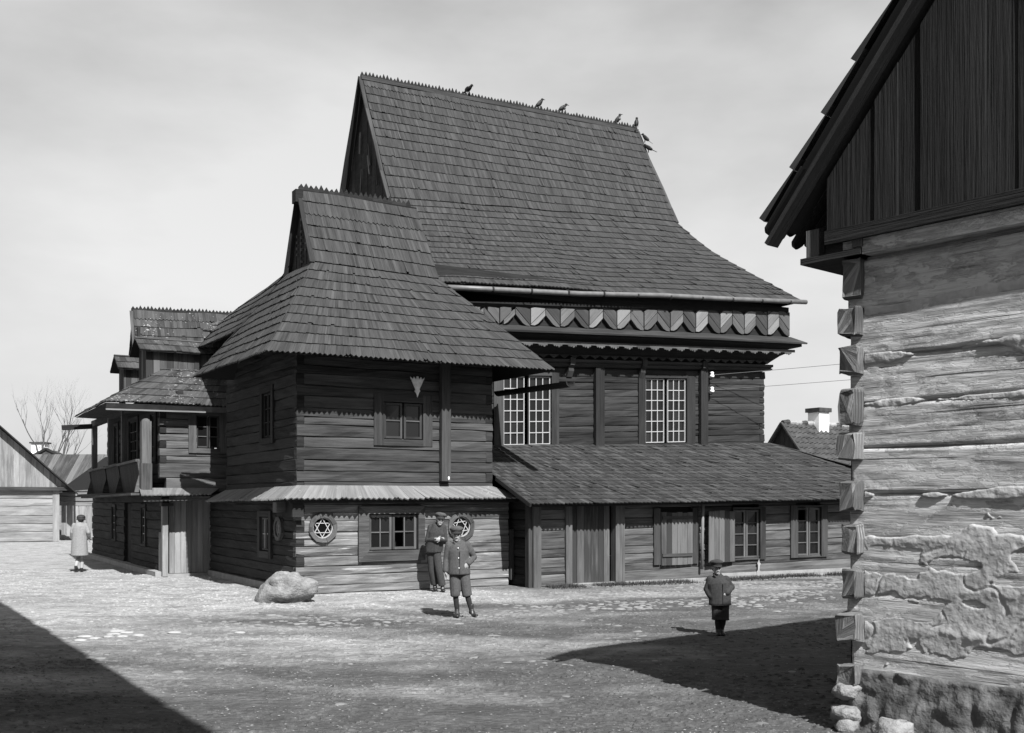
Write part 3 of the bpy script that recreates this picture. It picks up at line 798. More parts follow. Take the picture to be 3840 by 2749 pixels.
# hall roof
hr = part('roof', 'huge concave shingled roof of the main hall')
hl = [(0, 2.25), (.175, 2.83), (.345, 3.48), (.52, 4.15), (.70, 4.84), (.848, 5.42), (1.0, 6.05)]
zr_ = [7.24, 7.66, 8.09, 8.53, 9.00, 9.52, 10.13]; zl_ = [6.62, 6.98, 7.40, 7.86, 8.38, 8.92, 9.53]
front = [(W(lerp(-1.95, -.59, k), d, a), W(lerp(9.92, 8.60, k), d, b)) for (k, d), a, b in zip(hl, zl_, zr_)]
roof_face(hr, 'shingle_hall', front, 15, .047, zig={0}, seed=21, wav=.035)
up = [(W(-.59, 6.05, 9.53), W(8.6, 6.05, 10.13)), (W(-.59, 6.53, 10.35), W(8.6, 6.36, 10.63)), (W(-.59, 6.98, 11.28), W(8.6, 6.8, 11.38)), (W(-.59, 7.51, 12.27), W(8.6, 7.45, 12.40)), (W(-.59, 8.0, 13.28), W(8.6, 8.0, 13.42))]
roof_face(hr, 'shingle_hall', up, 13, .047, zig={12}, seed=22, wav=.035)
lft = [(W(lerp(-1.95, -.59, k), 16 - d, a), W(lerp(-1.95, -.59, k), d, a)) for (k, d), a in zip(hl, zl_)]
roof_face(hr, 'shingle_hall', lft, 15, .11, seed=23, wav=.03)
rgt = [(W(lerp(9.92, 8.6, k), d, a), W(lerp(9.92, 8.6, k), 16 - d, a)) for (k, d), a in zip(hl, zr_)]
roof_face(hr, 'shingle_hall', rgt, 15, .3, seed=24, wav=.03)
bck = [(b + e2 * (2 * (8 - (b - W(0, 0, 0)).dot(e2))), a + e2 * (2 * (8 - (a - W(0, 0, 0)).dot(e2)))) for a, b in front + up[1:]]
roof_face(hr, 'shingle_hall', bck, 20, .35, seed=25)
comb('ridge_crest', 'trim_dark', hr, W(-.64, 8, 13.27), W(8.62, 8, 13.43), .17, .105, .035)
beamo('ridge_board', 'trim', hr, W(-.64, 7.93, 13.24), W(8.62, 7.93, 13.39), .03, .10)
for (a, b) in zip(up, up[1:]):
    beamo('verge_board', 'trim', hr, a[0] - e1 * .06 - UP * .03, b[0] - e1 * .06 - UP * .02, .04, .10, up=e1)
    beamo('verge_board', 'trim', hr, a[1] + e1 * .05 - UP * .03, b[1] + e1 * .05 - UP * .02, .04, .10, up=e1)
    f_ = lambda p: p + e2 * (2 * (8 - (p - W(0, 0, 0)).dot(e2)))
    beamo('verge_board', 'trim_dark', hr, f_(a[0]) - e1 * .06, f_(b[0]) - e1 * .06, .04, .10, up=e1)
g = part('gable', 'dark boarded west gable of the hall with slanting battens')
def gtop(d): d = 8 - abs(d - 8); return lerp(9.53, 13.28, max(0, (d - 6.05) / 1.95)) - .08
N0 = 15
for k in range(N0):
    a = 6.15 + 3.7 * k / N0; b = a + 3.7 / N0 - .012; mid = 8
    pts = [(a, 9.3), (b, 9.3), (b, max(gtop(b), 9.35)), (a, max(gtop(a), 9.35))]
    m = MB(); m.extr(pts, lambda x, z, o: W(-.47 + o, x, z), ru(-.02, .02), .06); m.build('board', 'board_dark', g)
for k in range(13):                         # slanting battens
    d = ru(6.5, 9.3); z = ru(9.6, 10.2 + (1.6 - abs(d - 8)) * 1.4)
    if z + .9 < gtop(d) - .2: beamo('batten', 'board_mid', g, W(-.53, d, z), W(-.53, d + (.10 if d < 8 else -.10), z + ru(.5, .9)), .05, .03, up=e1)

# --- annex along the hall
AE = 12.6
an = lambda s: .012 * s
fr_an = lambda s, o, z: W(s, -o, z)
w = part('wall', 'front log wall of the low annex')
za = courses(0, 1.86, .21, 15, .25)
aop = [(.76, 2.26, 0, 2.1), (3.27, 4.20, .38, 1.62), (5.42, 6.26, .43, 1.66), (7.46, 8.27, .42, 1.68)]
log_wall(w, 'log_annex', fr_an, .12, AE - .6, za, aop, zsh=an)
boxo('wall', 'trim_dark', SYN, W, .2, AE - .7, .2, .26, 1.7, 1.96)
w = part('wall', 'shaded left end of the annex beside the tower')
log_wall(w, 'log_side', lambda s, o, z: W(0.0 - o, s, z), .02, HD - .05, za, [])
boxo('ceiling', 'trim_dark', SYN, W, .2, AE - .7, .3, 2.9, 1.84, 1.9)
boxo('wall', 'trim_dark', SYN, W, AE - .7, AE - .6, .0, 3, 0, 1.8)
for a, b, mt in ((-.05, .14, 'trim_mid'), (.76, .91, 'trim_mid'), (2.04, 2.28, 'trim_mid')):
    boxo('post', mt, SYN, W, a, b, -.07, .12, -.02, 1.86, 2)
boxo('post', 'trim', SYN, W, -.14, -.055, -.02, .12, -.02, 1.82, 2)
boxo('post', 'board_mid', SYN, W, TR + .02, TR + .10, TD - .06, TD + .05, .12, 1.2, 2)
dr = part('double_door', 'plank double door of the annex')
x = .93
for k, wd in enumerate((.17, .19, .18, .18, .15, .15)):
    boxo('board', 'board_mid', dr, W, x, x + wd - .008, .035 + ru(-.006, .006), .075, .03, 1.86, 2); x += wd
boxo('door_sill', 'trim', SYN, W, .7, 2.3, -.05, .2, -.05, .03)
def shutter(s0, s1, z0, z1, o, n, mat, bat=True, ang=0.0, hinge=1):
    sh = empty('shutter', SYN)
    def F(s, oo, z):
        if ang:
            hx = s1 if hinge else s0; dx = s - hx
            return W(hx + dx * math.cos(ang) + oo * math.sin(ang) * (1 if hinge else -1), -(o + oo * math.cos(ang) + abs(dx) * math.sin(ang)), z)
        return W(s, -(o + oo), z)
    wd = (s1 - s0) / n
    for k in range(n):
        d0, d1 = ru(-.012, .004), ru(-.02, .01)
        boxo('board', mat, sh, lambda a, b, c: F(a, c, b), s0 + k * wd, s0 + (k + 1) * wd - .006, z0 + d0, z1 + d1, 0, .025 + ru(-.004, .004), 1)
    if bat:
        for z in (z0 + .22, z1 - .12):
            m = MB(); m.box(lambda a, b, c: F(a, c, b), s0 + .02, s1 - .02, z - .035, z + .035, .028, .055); m.build('batten', 'trim', sh)
    return sh
shutter(3.29, 4.19, .37, 1.55, .04, 6, 'board_pale' if False else 'board_mid')
shutter(4.56, 5.42, .40, 1.58, .07, 5, 'board_mid', bat=False, ang=.10, hinge=1)
for a, b in ((3.10, 3.28), (4.20, 4.36)): boxo('casing', 'trim', SYN, W, a, b, -.05, .02, .38, 1.64, 2)
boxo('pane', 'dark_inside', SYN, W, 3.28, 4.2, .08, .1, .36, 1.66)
window(SYN, fr_an, (5.40, 6.43, .42, 1.66), [(5.45, 5.83, .46, 1.60), (5.85, 6.24, .46, 1.60)], 4, 1, mc='trim', ms='trim_mid', mbar='trim_mid', out=.045, frame=.05)
window(SYN, fr_an, (7.25, 8.48, .43, 1.70), [(7.48, 7.86, .47, 1.64), (7.88, 8.25, .47, 1.64)], 4, 1, mc='trim', ms='trim_mid', mbar='trim_mid', out=.045, frame=.05, broken={(0, 0, 3)})
boxo('plinth', 'plinth', SYN, W, .95, AE - .5, -.05, .1, -.08, .05)
boxo('plinth', 'plinth', SYN, W, 5.0, AE - .5, -.055, .0, .05, .13)
ar = part('roof', 'long low shingled roof of the annex')
roof_face(ar, 'shingle_annex', [(W(-.36, -.5, 1.74), W(13.0, -.5, 1.90)), (W(-.40, .9, 2.30), W(11.5, .95, 2.42)), (W(-.4, 3.02, 3.10), W(9.45, 3.02, 3.42))], 17, .062, zig={0}, seed=31, thick=.018, wav=.02)
roof_face(ar, 'shingle_annex', [(W(13.0, -.5, 1.90), W(13.0, 6, 1.90)), (W(9.45, 3.02, 3.42), W(9.45, 6, 3.42))], 12, .12, seed=32)
beamo('eave_board', 'trim_dark', ar, W(-.3, -.24, 1.72), W(12.9, -.24, 1.88), .03, .08)
beamo('verge_board', 'trim_dark', ar, W(-.38, -.5, 1.72), W(-.40, .9, 2.28), .04, .08)

# --- west wing with gallery
g_ = lambda k: (lerp(-6.47, -6.1, k), lerp(7.3, 17.4, k))
wf = lambda s, o, z: W(s, 7.45 - o, z)
w = part('wall', 'sunlit heavy logs of the west wing front')
zw = [2.02, 2.36, 2.72, 2.90, 3.08, 3.26, 3.44, 3.62, 3.80, 4.0, 4.3]
log_wall(w, 'log_wing', wf, -6.02, -4.3, zw, [(-5.14, -4.6, 3.0, 3.9)], cut0=(0, .16), dep=.2)
for k in range(2, len(zw) - 1, 2): log_piece('log_end', 'trim_dark', w, wf, -6.01, -5.87, zw[k], zw[k + 1], dep=.1, step=.1)
window(SYN, wf, (-5.34, -4.4, 2.98, 4.0), [(-5.14, -4.86, 3.12, 3.9), (-4.84, -4.6, 3.12, 3.9)], 3, 1, mc='trim_mid', ms='trim', mbar='trim_mid', out=.05)
w = part('wall', 'shaded west wall behind the gallery')
zg = courses(2.02, 4.5, .24, 33)
gop = [(9.9, 10.5, 2.95, 4.1), (12.3, 13.5, 2.95, 4.1), (15.3, 15.9, 2.95, 4.1)]
wi = lambda s, o, z: W(-5.6 - o, s, z)
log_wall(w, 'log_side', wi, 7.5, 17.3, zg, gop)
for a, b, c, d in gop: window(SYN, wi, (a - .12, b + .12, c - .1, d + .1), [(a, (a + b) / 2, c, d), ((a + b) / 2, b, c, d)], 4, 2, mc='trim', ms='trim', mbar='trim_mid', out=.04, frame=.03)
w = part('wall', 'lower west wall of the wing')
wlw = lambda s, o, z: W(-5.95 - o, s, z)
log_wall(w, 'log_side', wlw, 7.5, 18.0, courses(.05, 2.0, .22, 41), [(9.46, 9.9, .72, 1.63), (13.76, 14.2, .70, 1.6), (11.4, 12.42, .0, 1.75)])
for a, b in ((9.46, 9.9), (13.76, 14.2)):
    window(SYN, wlw, (a - .1, b + .1, .64, 1.72), [(a, b, .72, 1.62)], 4, 2, mc='trim', ms='trim_mid', mbar='bar_paint', out=.04, frame=.03)
d2 = part('side_door', 'dark recessed door in the west wall')
for k in range(5): boxo('board', 'board_dark', d2, W, -5.86, -5.82, 11.42 + k * .2, 11.61 + k * .2, .05, 1.74, 2)
boxo('floor', 'trim_dark', SYN, W, -6.5, -4.4, 7.5, 17.4, 1.94, 2.02)
boxo('wall', 'trim_dark', SYN, W, -5.5, -4.2, 17.3, 17.42, 0, 4.6)
boxo('plinth', 'plinth', SYN, W, -6.14, -5.9, 7.35, 18.1, -.08, .11)
m = MB(); m.quadp(W(-7.31, 7.10, 4.09), W(-4.4, 7.14, 4.10), W(-4.4, 17.2, 4.4), W(-6.72, 16.1, 4.375)); m.build('soffit', 'trim_dark', SYN)
gl = part('gallery', 'open west gallery with posts, rail and boarded parapet')
for k, (wd, z1, mt) in {0.0: (.22, 3.70, 'trim_mid'), .345: (.14, 4.2, 'trim_mid'), .61: (.14, 4.2, 'trim_mid'), .981: (.16, 4.25, 'trim_mid')}.items():
    t, d = g_(k)
    boxo('post', mt, gl, W, t - wd / 2 + .1, t + wd / 2 + .1, d - wd / 2, d + wd / 2, 2.04, z1, 2)
boxo('post_base', 'trim_mid', gl, W, -6.50, -6.25, 7.16, 7.42, 2.06, 2.70, 2)
m = MB(); m.tube([W(-6.37, 7.3, 3.70), W(-6.37, 7.3, 3.74), W(-6.37, 7.3, 3.77)], [.105, .09, .04], 12); m.build('post_cap', 'trim_mid', gl)
for k0, k1 in ((.02, .345), (.345, .61), (.61, .981)):
    (t0, d0), (t1, d1) = g_(k0), g_(k1)
    beamo('rail', 'trim_mid', gl, W(t0 - .03, d0, 2.78), W(t1 - .03, d1, 2.76), .14, .06)
    n = int((d1 - d0) / .16)
    for j in range(n):                       # parapet boards, leaning out at the top
        a, b = lerp(0, 1, j / n), lerp(0, 1, (j + .94) / n)
        P0, P1 = W(lerp(t0, t1, a) + .06, lerp(d0, d1, a), 2.0), W(lerp(t0, t1, b) + .06, lerp(d0, d1, b), 2.0)
        Q0, Q1 = P0 - e1 * .10 + UP * .74, P1 - e1 * .10 + UP * .74; th = e1 * .025
        m = MB(); m.hexa([P0, P1, P0 + th, P1 + th, Q0, Q1, Q0 + th, Q1 + th], 2); m.build('parapet_board', 'board_dark', gl)
    for kk in (k0, k1):
        t, d = g_(kk)
        m = MB(); m.extr([(t + .05, 2.02), (t - .14, 2.02), (t - .10, 2.2), (t - .03, 2.45), (t - .08, 2.78), (t + .05, 2.78)], lambda x, z, o: W(x, d - .06 + o, z), -.03, .03); m.build('bracket', 'trim_mid', gl)
beamo('rail', 'trim_dark', gl, W(-6.3, 7.4, 4.16), W(-6.0, 17.4, 4.28), .16, .18)
m = MB(); m.beam(W(-6.6, 7.2, 1.97), W(-6.25, 17.5, 1.92), .25, .05); m.build('sill_beam', 'trim_mid', gl)
beamo('beam_end', 'trim_dark', gl, W(-6.2, 16.4, 4.14), W(-7.05, 16.6, 4.08), .24, .14)
ws = part('skirt_roof', 'small pale shingled skirt roof on the west wing front')
roof_face(ws, 'shingle_pale', [(W(-6.62, 6.55, 1.92), W(-5.0, 6.6, 1.95)), (W(-6.5, 7.42, 2.12), W(-4.6, 7.42, 2.12))], 1, .10, zig={0}, indiv=1, over=1.0, wav=.006, seed=6)
beamo('fascia_board', 'trim_mid', ws, W(-6.55, 6.66, 1.82), W(-5.0, 6.7, 1.86), .03, .05)
boxo('post', 'board_pale', SYN, W, -6.0, -5.87, 7.22, 7.38, 0, 1.68, 2)
boxo('post_head', 'trim_mid', SYN, W, -6.03, -5.75, 7.18, 7.42, 1.69, 1.76)
boxo('post', 'board_pale', SYN, W, -5.99, -5.94, 7.44, 7.7, 0, 1.05, 2)
gt = part('plank_gate', 'pale peeling plank gate between tower and west wing')
x = -5.80
for k in range(8):
    wd = ru(.125, .15)
    boxo('board', 'board_pale', gt, W, x, x + wd - .007, 7.40 + ru(-.008, .008), 7.44, .06, 1.95 + ru(-.03, .03), 2); x += wd
boxo('post', 'board_pale', SYN, W, x + .01, x + .13, 7.36, 7.46, 0, 1.95, 2)
boxo('door_sill', 'plinth', SYN, W, -6.0, -4.6, 7.3, 7.95, -.06, .05)
boxo('wall', 'trim_dark', SYN, W, -5.85, -4.4, 8.0, 8.1, 0, 2.0)
# wing roofs
wr = part('roof', 'lichen spotted hipped roof of the west wing')
zz = lambda x: 4.12 + .62 * x
roof_face(wr, 'shingle_lichen', [(W(-7.32, 7.08, 4.12), W(-3.9, 7.08, 4.12)), (W(-4.1, 10.3, zz(3.2)), W(-3.2, 10.3, zz(3.2)))], 10, .09, zig={0}, indiv=1, seed=41, wav=.04)
roof_face(wr, 'shingle_lichen', [(W(-6.72, 16.1, 4.40), W(-7.32, 7.08, 4.12)), (W(-4.1, 13.5, zz(3.2)), W(-4.1, 10.3, zz(3.2)))], 10, .09, zig={0}, seed=42, wav=.04)
m = MB()
for k in range(2):
    a, b = ((-7.30, -5.95), (-5.95, -4.5))[k]
    m.quadp(W(a, 7.14, 3.95), W(b, 7.16, 3.97), W(b, 7.05, 4.09), W(a, 7.02, 4.08)); m.quadp(W(a, 7.14, 3.95), W(b, 7.16, 3.97), W(b, 7.24, 3.98), W(a, 7.22, 3.96))
m.build('eave_flashing', 'zinc', wr)
beamo('eave_board', 'board_pale', wr, W(-7.30, 7.12, 3.94), W(-5.0, 7.13, 3.965), .03, .035)
# upper tier roof and cross gablet behind
boxo('wall', 'board_mid', SYN, W, -4.35, -2.0, 8.95, 9.05, 5.2, 6.3, 2)
ut = part('roof', 'upper tier roof stepping up behind the wing')
roof_face(ut, 'shingle_lichen', [(W(-4.72, 8.6, 6.16), W(-2.2, 8.6, 6.16)), (W(-3.5, 10.0, 7.02), W(-2.2, 10.0, 7.02))], 4, .09, zig={0}, seed=43, wav=.03)
gb = part('roof', 'steep gablet roof with saw-tooth ridge on the far pavilion')
roof_face(gb, 'shingle_lichen', [(W(-5.80, 11.42, 5.6), W(-1.6, 11.42, 5.7)), (W(-5.80, 11.6, 6.2), W(-1.6, 11.6, 6.3)), (W(-5.80, 12.0, 7.14), W(-1.6, 12, 7.30))], 6, .09, zig={5}, seed=44, wav=.03)
roof_face(gb, 'shingle_lichen', [(W(-1.6, 12.7, 5.7), W(-5.8, 12.7, 5.7)), (W(-1.6, 12, 7.3), W(-5.8, 12, 7.14))], 6, .3, seed=45)
comb('ridge_crest', 'trim_dark', gb, W(-5.84, 12, 7.12), W(-1.8, 12, 7.29), .13, .10)
boxo('gable_board', 'board_dark', gb, W, -5.75, -5.68, 11.55, 12.5, 5.2, 6.6, 2)
beamo('verge_board', 'trim_mid', gb, W(-5.82, 11.42, 5.55), W(-5.82, 12.0, 7.1), .03, .12, up=e1)
def dormer(t0, t1, d0, d1, zb, ze, zr, label):
    p = part('dormer', label); mid = (d0 + d1) / 2
    n = int((t1 - t0) / .17)
    for k in range(n):
        a = t0 + (t1 - t0) * k / n; boxo('board', 'board_mid', p, W, a, a + (t1 - t0) / n - .006, d0 + ru(-.006, .006), d0 + .04, zb, ze + .04, 2)
    n = int((d1 - d0) / .16)
    for k in range(n):
        a = d0 + (d1 - d0) * k / n; boxo('board', 'board_dark' if k % 3 else 'board_mid', p, W, t0 + .02, t0 + .05, a, a + (d1 - d0) / n - .006, zb - .3, ze + .1, 2)
    for sgn in (0, 1):
        L_ = (W(t0 - .18, d0 - .2, ze - .05), W(t1 + .3, d0 - .2, ze - .05)); T_ = (W(t0 - .18, mid, zr), W(t1 + .3, mid, zr))
        if sgn: L_ = (W(t1 + .3, d1 + .2, ze - .05), W(t0 - .18, d1 + .2, ze - .05)); T_ = (T_[1], T_[0])
        roof_face(p, 'shingle_lichen', [L_, T_], 2, .13, seed=50 + sgn, wav=.01)
    beamo('ridge_board', 'trim_mid', p, W(t0 - .18, mid, zr + .02), W(t1, mid, zr + .02), .1, .03)
dormer(-6.08, -4.2, 8.75, 9.75, 4.7, 5.62, 5.95, 'larger boarded dormer on the west roof')
dormer(-6.27, -5.5, 10.7, 11.5, 4.6, 5.36, 5.70, 'smaller boarded dormer on the west roof')

# ================================================================== THE LOG HOUSE IN THE RIGHT FOREGROUND
AH = R(40.5)
h1 = Vector((math.cos(AH), math.sin(AH), 0)); h2 = Vector((-math.sin(AH), math.cos(AH), 0))
HC = Vector((2.8, 8.5, 0)); RQ = -1.9
def HW(q, o, z): return HC + h2 * q - h1 * o + UP * z       # q along the wall (away), o out of the wall
HOUSE = tag(empty('log_house', loc=(0, 0, 0)), 'rough log house with clay daubed joints and dark plank gable, nearest on the right', 'building')
hb = [3.72, 3.32, 2.94, 2.57, 2.22, 1.86, 1.50, 1.14, .80, .42]
def rough_log(name, mat, parent, f, s0, s1, z0, z1, seed, dense, amp=1.0, dep=.25, end0=False):
    """hewn log with checks, hollows and torn fibres; dense = metres of fine mesh from s1 backwards"""
    m = MB(); ss = []; x = s1
    while x > s0: ss.append(x); x -= .02 if s1 - x < dense else .4
    ss.append(s0); H_ = z1 - z0; nz = 20; rows = []
    for s in ss:
        pts = [f(s, -dep, z0)]
        for j in range(nz + 1):
            v = j / nz; e = min(v, 1 - v) * 2
            rnd_ = -.015 * (1 - min(1, e * 9)) ** 2
            a = rnd_ + amp * (.010 * fbm(s * .9, v * 1.5 + seed, seed, 3) + .0045 * fbm(s * 1.8, v * 9, seed + 7, 4) + .003 * fbm(s * 3, v * 26, seed + 3, 2))
            ck = fbm(s * .28 + seed, v * 7.5, seed * 3.1, 2) + .05
            a -= amp * .004 * max(0, 1 - abs(ck) * 30)
            zw_ = .018 * n3(s * 1.2, seed) if j in (0, nz) else 0
            pts.append(f(s, a, z0 + H_ * v + zw_ + .012 * n3(s * .9, v * 2, seed)))
        pts.append(f(s, -dep, z1)); rows.append((m.add(pts), s))
    n = nz + 3; q = seed * 3.7; vv = [0] + [.05 + H_ * j / nz for j in range(nz + 1)] + [H_ + .1]
    for (i, sa), (j, sb) in zip(rows, rows[1:]):
        for c in range(n - 1): m.face([i + c, i + c + 1, j + c + 1, j + c], [(sa + q, vv[c] + q), (sa + q, vv[c + 1] + q), (sb + q, vv[c + 1] + q), (sb + q, vv[c] + q)], .5)
    m.face([rows[0][0] + c for c in range(n)][::-1], [(c * .03, c * .02) for c in range(n)], .5)
    return m.build(name, mat, parent, True)
w = empty('wall', HOUSE); w['label'] = 'side wall of thick hewn logs with raking sunlight'
for k, (a, b) in enumerate(zip(hb[1:], hb)):
    rough_log('log', 'house_log', w, lambda s, o, z, k=k: HW(s, o + .006 * math.sin(k * 2.3), z), 2 * RQ, .13 + ru(-.03, .02), a + .003, b - .003, k * 1.7 + 2, 1.9)
def daub():
    """skin of clay and limewash: thick in the joints, flaking sheets low on the wall, bare wood between"""
    m = MB(); ds = .0095; ns, nz_ = int(1.85 / ds), int(3.3 / ds); base = 0.46
    sm = lambda a, b, x: min(1, max(0, (x - a) / (b - a)))
    jz = hb[1:-1]
    for i in range(ns + 1):
        s_ = -.008 - i * ds
        for j in range(nz_ + 1):
            z = base + j * ds
            k = min(range(len(jz)), key=lambda q: abs(jz[q] - z)); zj = jz[k] + .03 * n3(s_ * 1.3, k * 5.1)
            str_ = (.95, 1.0, .9, .15, .9 * sm(-.35, -.5, s_) + .15, .4, .6, .8)[k] + .7 * n3(s_ * 1.7 + k * 3.7, k * 1.9)
            joint = math.exp(-((z - zj) / .045) ** 2) * max(0, str_)
            low = sm(1.75, 1.15, z) * (1 - .5 * sm(.75, .5, z)) + .35 * sm(2.95, 3.15, z)
            mk = .50 * (n3(s_ * 1.6, z * 3.6, 3) + .45 * n3(s_ * 3.1, z * 7.5, 9)) + .11 * fbm(s_ * 6, z * 9, 11, 4) + .50 * joint + .38 * low - .27
            e = sm(-.03, .05, mk); th = .004 + .008 * joint * (1 + .9 * fbm(s_ * 11, z * 13, 4, 3))
            cr = abs(n3(s_ * 2.1 + .4 * n3(s_ * 5, z * 5), z * 3.1 + s_ * .7, 21)); th -= .010 * max(0, 1 - cr * 16) * low
            o = -.035 + e * (.035 + th) + .0022 * fbm(s_ * 26, z * 30, 2, 2) + .012 * n3(s_ * .8, z * 1.1, 8)
            m.v.append(tuple(HW(s_, o + .001, z)))
    for i in range(ns):
        for j in range(nz_):
            a = i * (nz_ + 1) + j; m.f.append([a, a + 1, a + nz_ + 2, a + nz_ + 1]); m.uv += [(0, 0)] * 4; m.r.append(.5)
    return m.build('clay_daub', 'plaster', w, True)
daub()
# crossing log ends at the far corner
for k, (a, b) in enumerate(((3.72, 3.42), (3.34, 3.12), (3.03, 2.82), (2.69, 2.41), (2.35, 2.12), (1.96, 1.72), (1.62, 1.38), (1.25, 1.03), (.91, .69), (.50, .34))):
    m = MB(); p = .12 + ru(-.04, .04) if 0 < k else .06; th = .16 + ru(-.03, .03); tz = ru(-.12, .12); tq = ru(-.1, .1); n = 6; sd = k * 2.9
    P = []
    for i in range(n + 1):
        o = lerp(-.1, p, i / n); ring = []
        for j in range(14):
            an_ = 2 * math.pi * j / 14; cx_, cz_ = math.cos(an_), math.sin(an_)
            sx_ = math.copysign(abs(cx_) ** .2, cx_); sz_ = math.copysign(abs(cz_) ** .2, cz_); sh = 1 - .04 * (i == n)
            wob = 1 + .2 * fbm(cx_ * 1.1 + sd, cz_ * 1.1, o * 5, 4)
            ring.append(HW(.0 + th / 2 + .0 + sx_ * th / 2 * sh * wob + tq * o, o + .03 * n3(cx_ * 1.5, cz_ * 1.5, sd) * (i == n), (a + b) / 2 + sz_ * ((a - b) / 2 + ru(-.012, .012) * (i == n)) * sh * wob + tz * sx_ * th * .4))
        P.append(m.add(ring))
    for i, j in zip(P, P[1:]):
        for c in range(14): m.face([i + c, i + (c + 1) % 14, j + (c + 1) % 14, j + c], [(c * .06 + sd, 0), (c * .06 + .06 + sd, 0), (c * .06 + .06 + sd, .08), (c * .06 + sd, .08)], .5)
    m.face([P[-1] + c for c in range(14)], [(.1 * math.cos(c), .1 * math.sin(c)) for c in range(14)], .5)
    m.build('log_end', 'log_end_wood', w, False)
# far wall core and hidden sides so that the house is closed
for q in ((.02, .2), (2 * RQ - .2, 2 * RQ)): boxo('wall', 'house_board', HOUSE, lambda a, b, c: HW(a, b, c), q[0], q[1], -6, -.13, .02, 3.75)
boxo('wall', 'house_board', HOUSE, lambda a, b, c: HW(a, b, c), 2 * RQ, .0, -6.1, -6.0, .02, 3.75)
# foundation boulders
fd = empty('foundation', HOUSE); fd['label'] = 'fieldstone footing under the log wall'
def boulder(name, mat, parent, c, r, seed, seg=20, rings=12, rough=.22, flat=0.0):
    m = MB(); m.ell((0, 0, 0), 1, 1, 1, seg, rings); V_ = []
    for v in m.v:
        p = Vector(v); k = 1 + rough * fbm(p.x * 1.1 + seed, p.y * 1.1, p.z * 1.1, 2) + rough * .35 * fbm(p.x * 3 + seed, p.y * 3, p.z * 3, 3)
        ax = Vector((n3(seed, 1), n3(seed, 2), n3(seed, 3) + .4)).normalized()
        k2 = p.dot(ax); p = p * k - ax * max(0, k2 - .55) * .8
        if flat: p.z = max(p.z, -flat)
        V_.append((c[0] + p.x * r[0], c[1] + p.y * r[1], c[2] + p.z * r[2]))
    m.v = V_; return m.build(name, mat, parent, True)
ft = MB(); ns, nzf = 150, 16; rows = []
for i in range(ns + 1):
    s_ = .10 - 2.4 * i / ns; row = []
    for j in range(nzf + 1):
        v = j / nzf; cell = noise.voronoi(Vector((s_ * 3.6, v * 1.9, 4)))[0]
        row.append(HW(s_, .02 + .07 * (1 - v) + .03 * min(1, (cell[1] - cell[0]) * 3) + .02 * fbm(s_ * 6, v * 3, 2, 4), -.05 + .52 * v + .02 * n3(s_ * 2, v)))
    row.append(HW(s_, -.2, .47)); rows.append(ft.add(row))
for i, j in zip(rows, rows[1:]):
    for c in range(nzf + 1): ft.face([i + c, i + c + 1, j + c + 1, j + c], None, .5)
ft.build('footing', 'stone_dark', fd, True)
boxo('footing', 'stone_dark', fd, lambda a, b, c: HW(a, b, c), 2 * RQ - .1, -2.3, -.2, .06, -.05, .45)
for q, o, z, rr, sd in ((.10, .10, .30, .11, 3), (.09, .12, .12, .12, 8), (.05, .16, .03, .10, 13), (-.35, .16, .06, .16, 17)):
    boulder('stone', 'stone', fd, HW(q, o, z), (rr, rr * .9, rr * .75), sd + 40, rough=.3)
# top plate, boxed eave and gable
boxo('plate', 'house_log', HOUSE, lambda a, b, c: HW(a, b, c), 2 * RQ, .12, -.2, .115, 3.74, 3.91)
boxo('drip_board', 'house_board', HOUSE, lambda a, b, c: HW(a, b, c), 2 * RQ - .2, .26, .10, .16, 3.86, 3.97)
boxo('ledge_board', 'trim_dark', HOUSE, lambda a, b, c: HW(a, b, c), -.05, .50, -1.6, .14, 3.74, 3.79)
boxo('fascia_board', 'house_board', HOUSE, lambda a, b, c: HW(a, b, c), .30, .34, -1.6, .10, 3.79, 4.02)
boxo('end_board', 'board_mid', HOUSE, lambda a, b, c: HW(a, b, c), .35, .47, .06, .10, 3.795, 4.02, 2)
boxo('end_board', 'board_dark', HOUSE, lambda a, b, c: HW(a, b, c), .04, .34, .05, .08, 3.80, 4.0)
boxo('end_board', 'board_mid', HOUSE, lambda a, b, c: HW(a, b, c), -.06, .03, .04, .13, 3.80, 4.05, 2)
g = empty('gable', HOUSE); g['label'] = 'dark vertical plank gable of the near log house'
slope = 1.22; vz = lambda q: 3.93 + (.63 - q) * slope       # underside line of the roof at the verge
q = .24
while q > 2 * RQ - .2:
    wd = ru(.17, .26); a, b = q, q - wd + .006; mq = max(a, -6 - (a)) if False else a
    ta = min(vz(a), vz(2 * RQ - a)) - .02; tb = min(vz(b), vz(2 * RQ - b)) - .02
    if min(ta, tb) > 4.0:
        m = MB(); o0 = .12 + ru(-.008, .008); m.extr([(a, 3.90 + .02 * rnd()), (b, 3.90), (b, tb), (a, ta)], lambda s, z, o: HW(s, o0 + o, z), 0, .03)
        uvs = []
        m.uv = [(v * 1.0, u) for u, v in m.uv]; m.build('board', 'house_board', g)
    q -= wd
hr2 = empty('roof', HOUSE); hr2['label'] = 'steep board roof seen from below, ragged at the eave'
def HR(q, o, z): return HW(q, o, z)
roof_face(hr2, 'shingle_annex', [(HR(.63, .46, 4.05), HR(.63, -7, 4.05)), (HR(RQ, .46, 4.05 + (.63 - RQ) * slope), HR(RQ, -7, 4.05 + (.63 - RQ) * slope))], 9, .13, seed=61, thick=.06, wav=.02, ragged=.06, deckdrop=.05)
roof_face(hr2, 'shingle_annex', [(HR(2 * RQ - .63, -7, 4.05), HR(2 * RQ - .63, .46, 4.05)), (HR(RQ, -7, 4.05 + (.63 - RQ) * slope), HR(RQ, .46, 4.05 + (.63 - RQ) * slope))], 9, .16, seed=62, thick=.06, wav=.02)
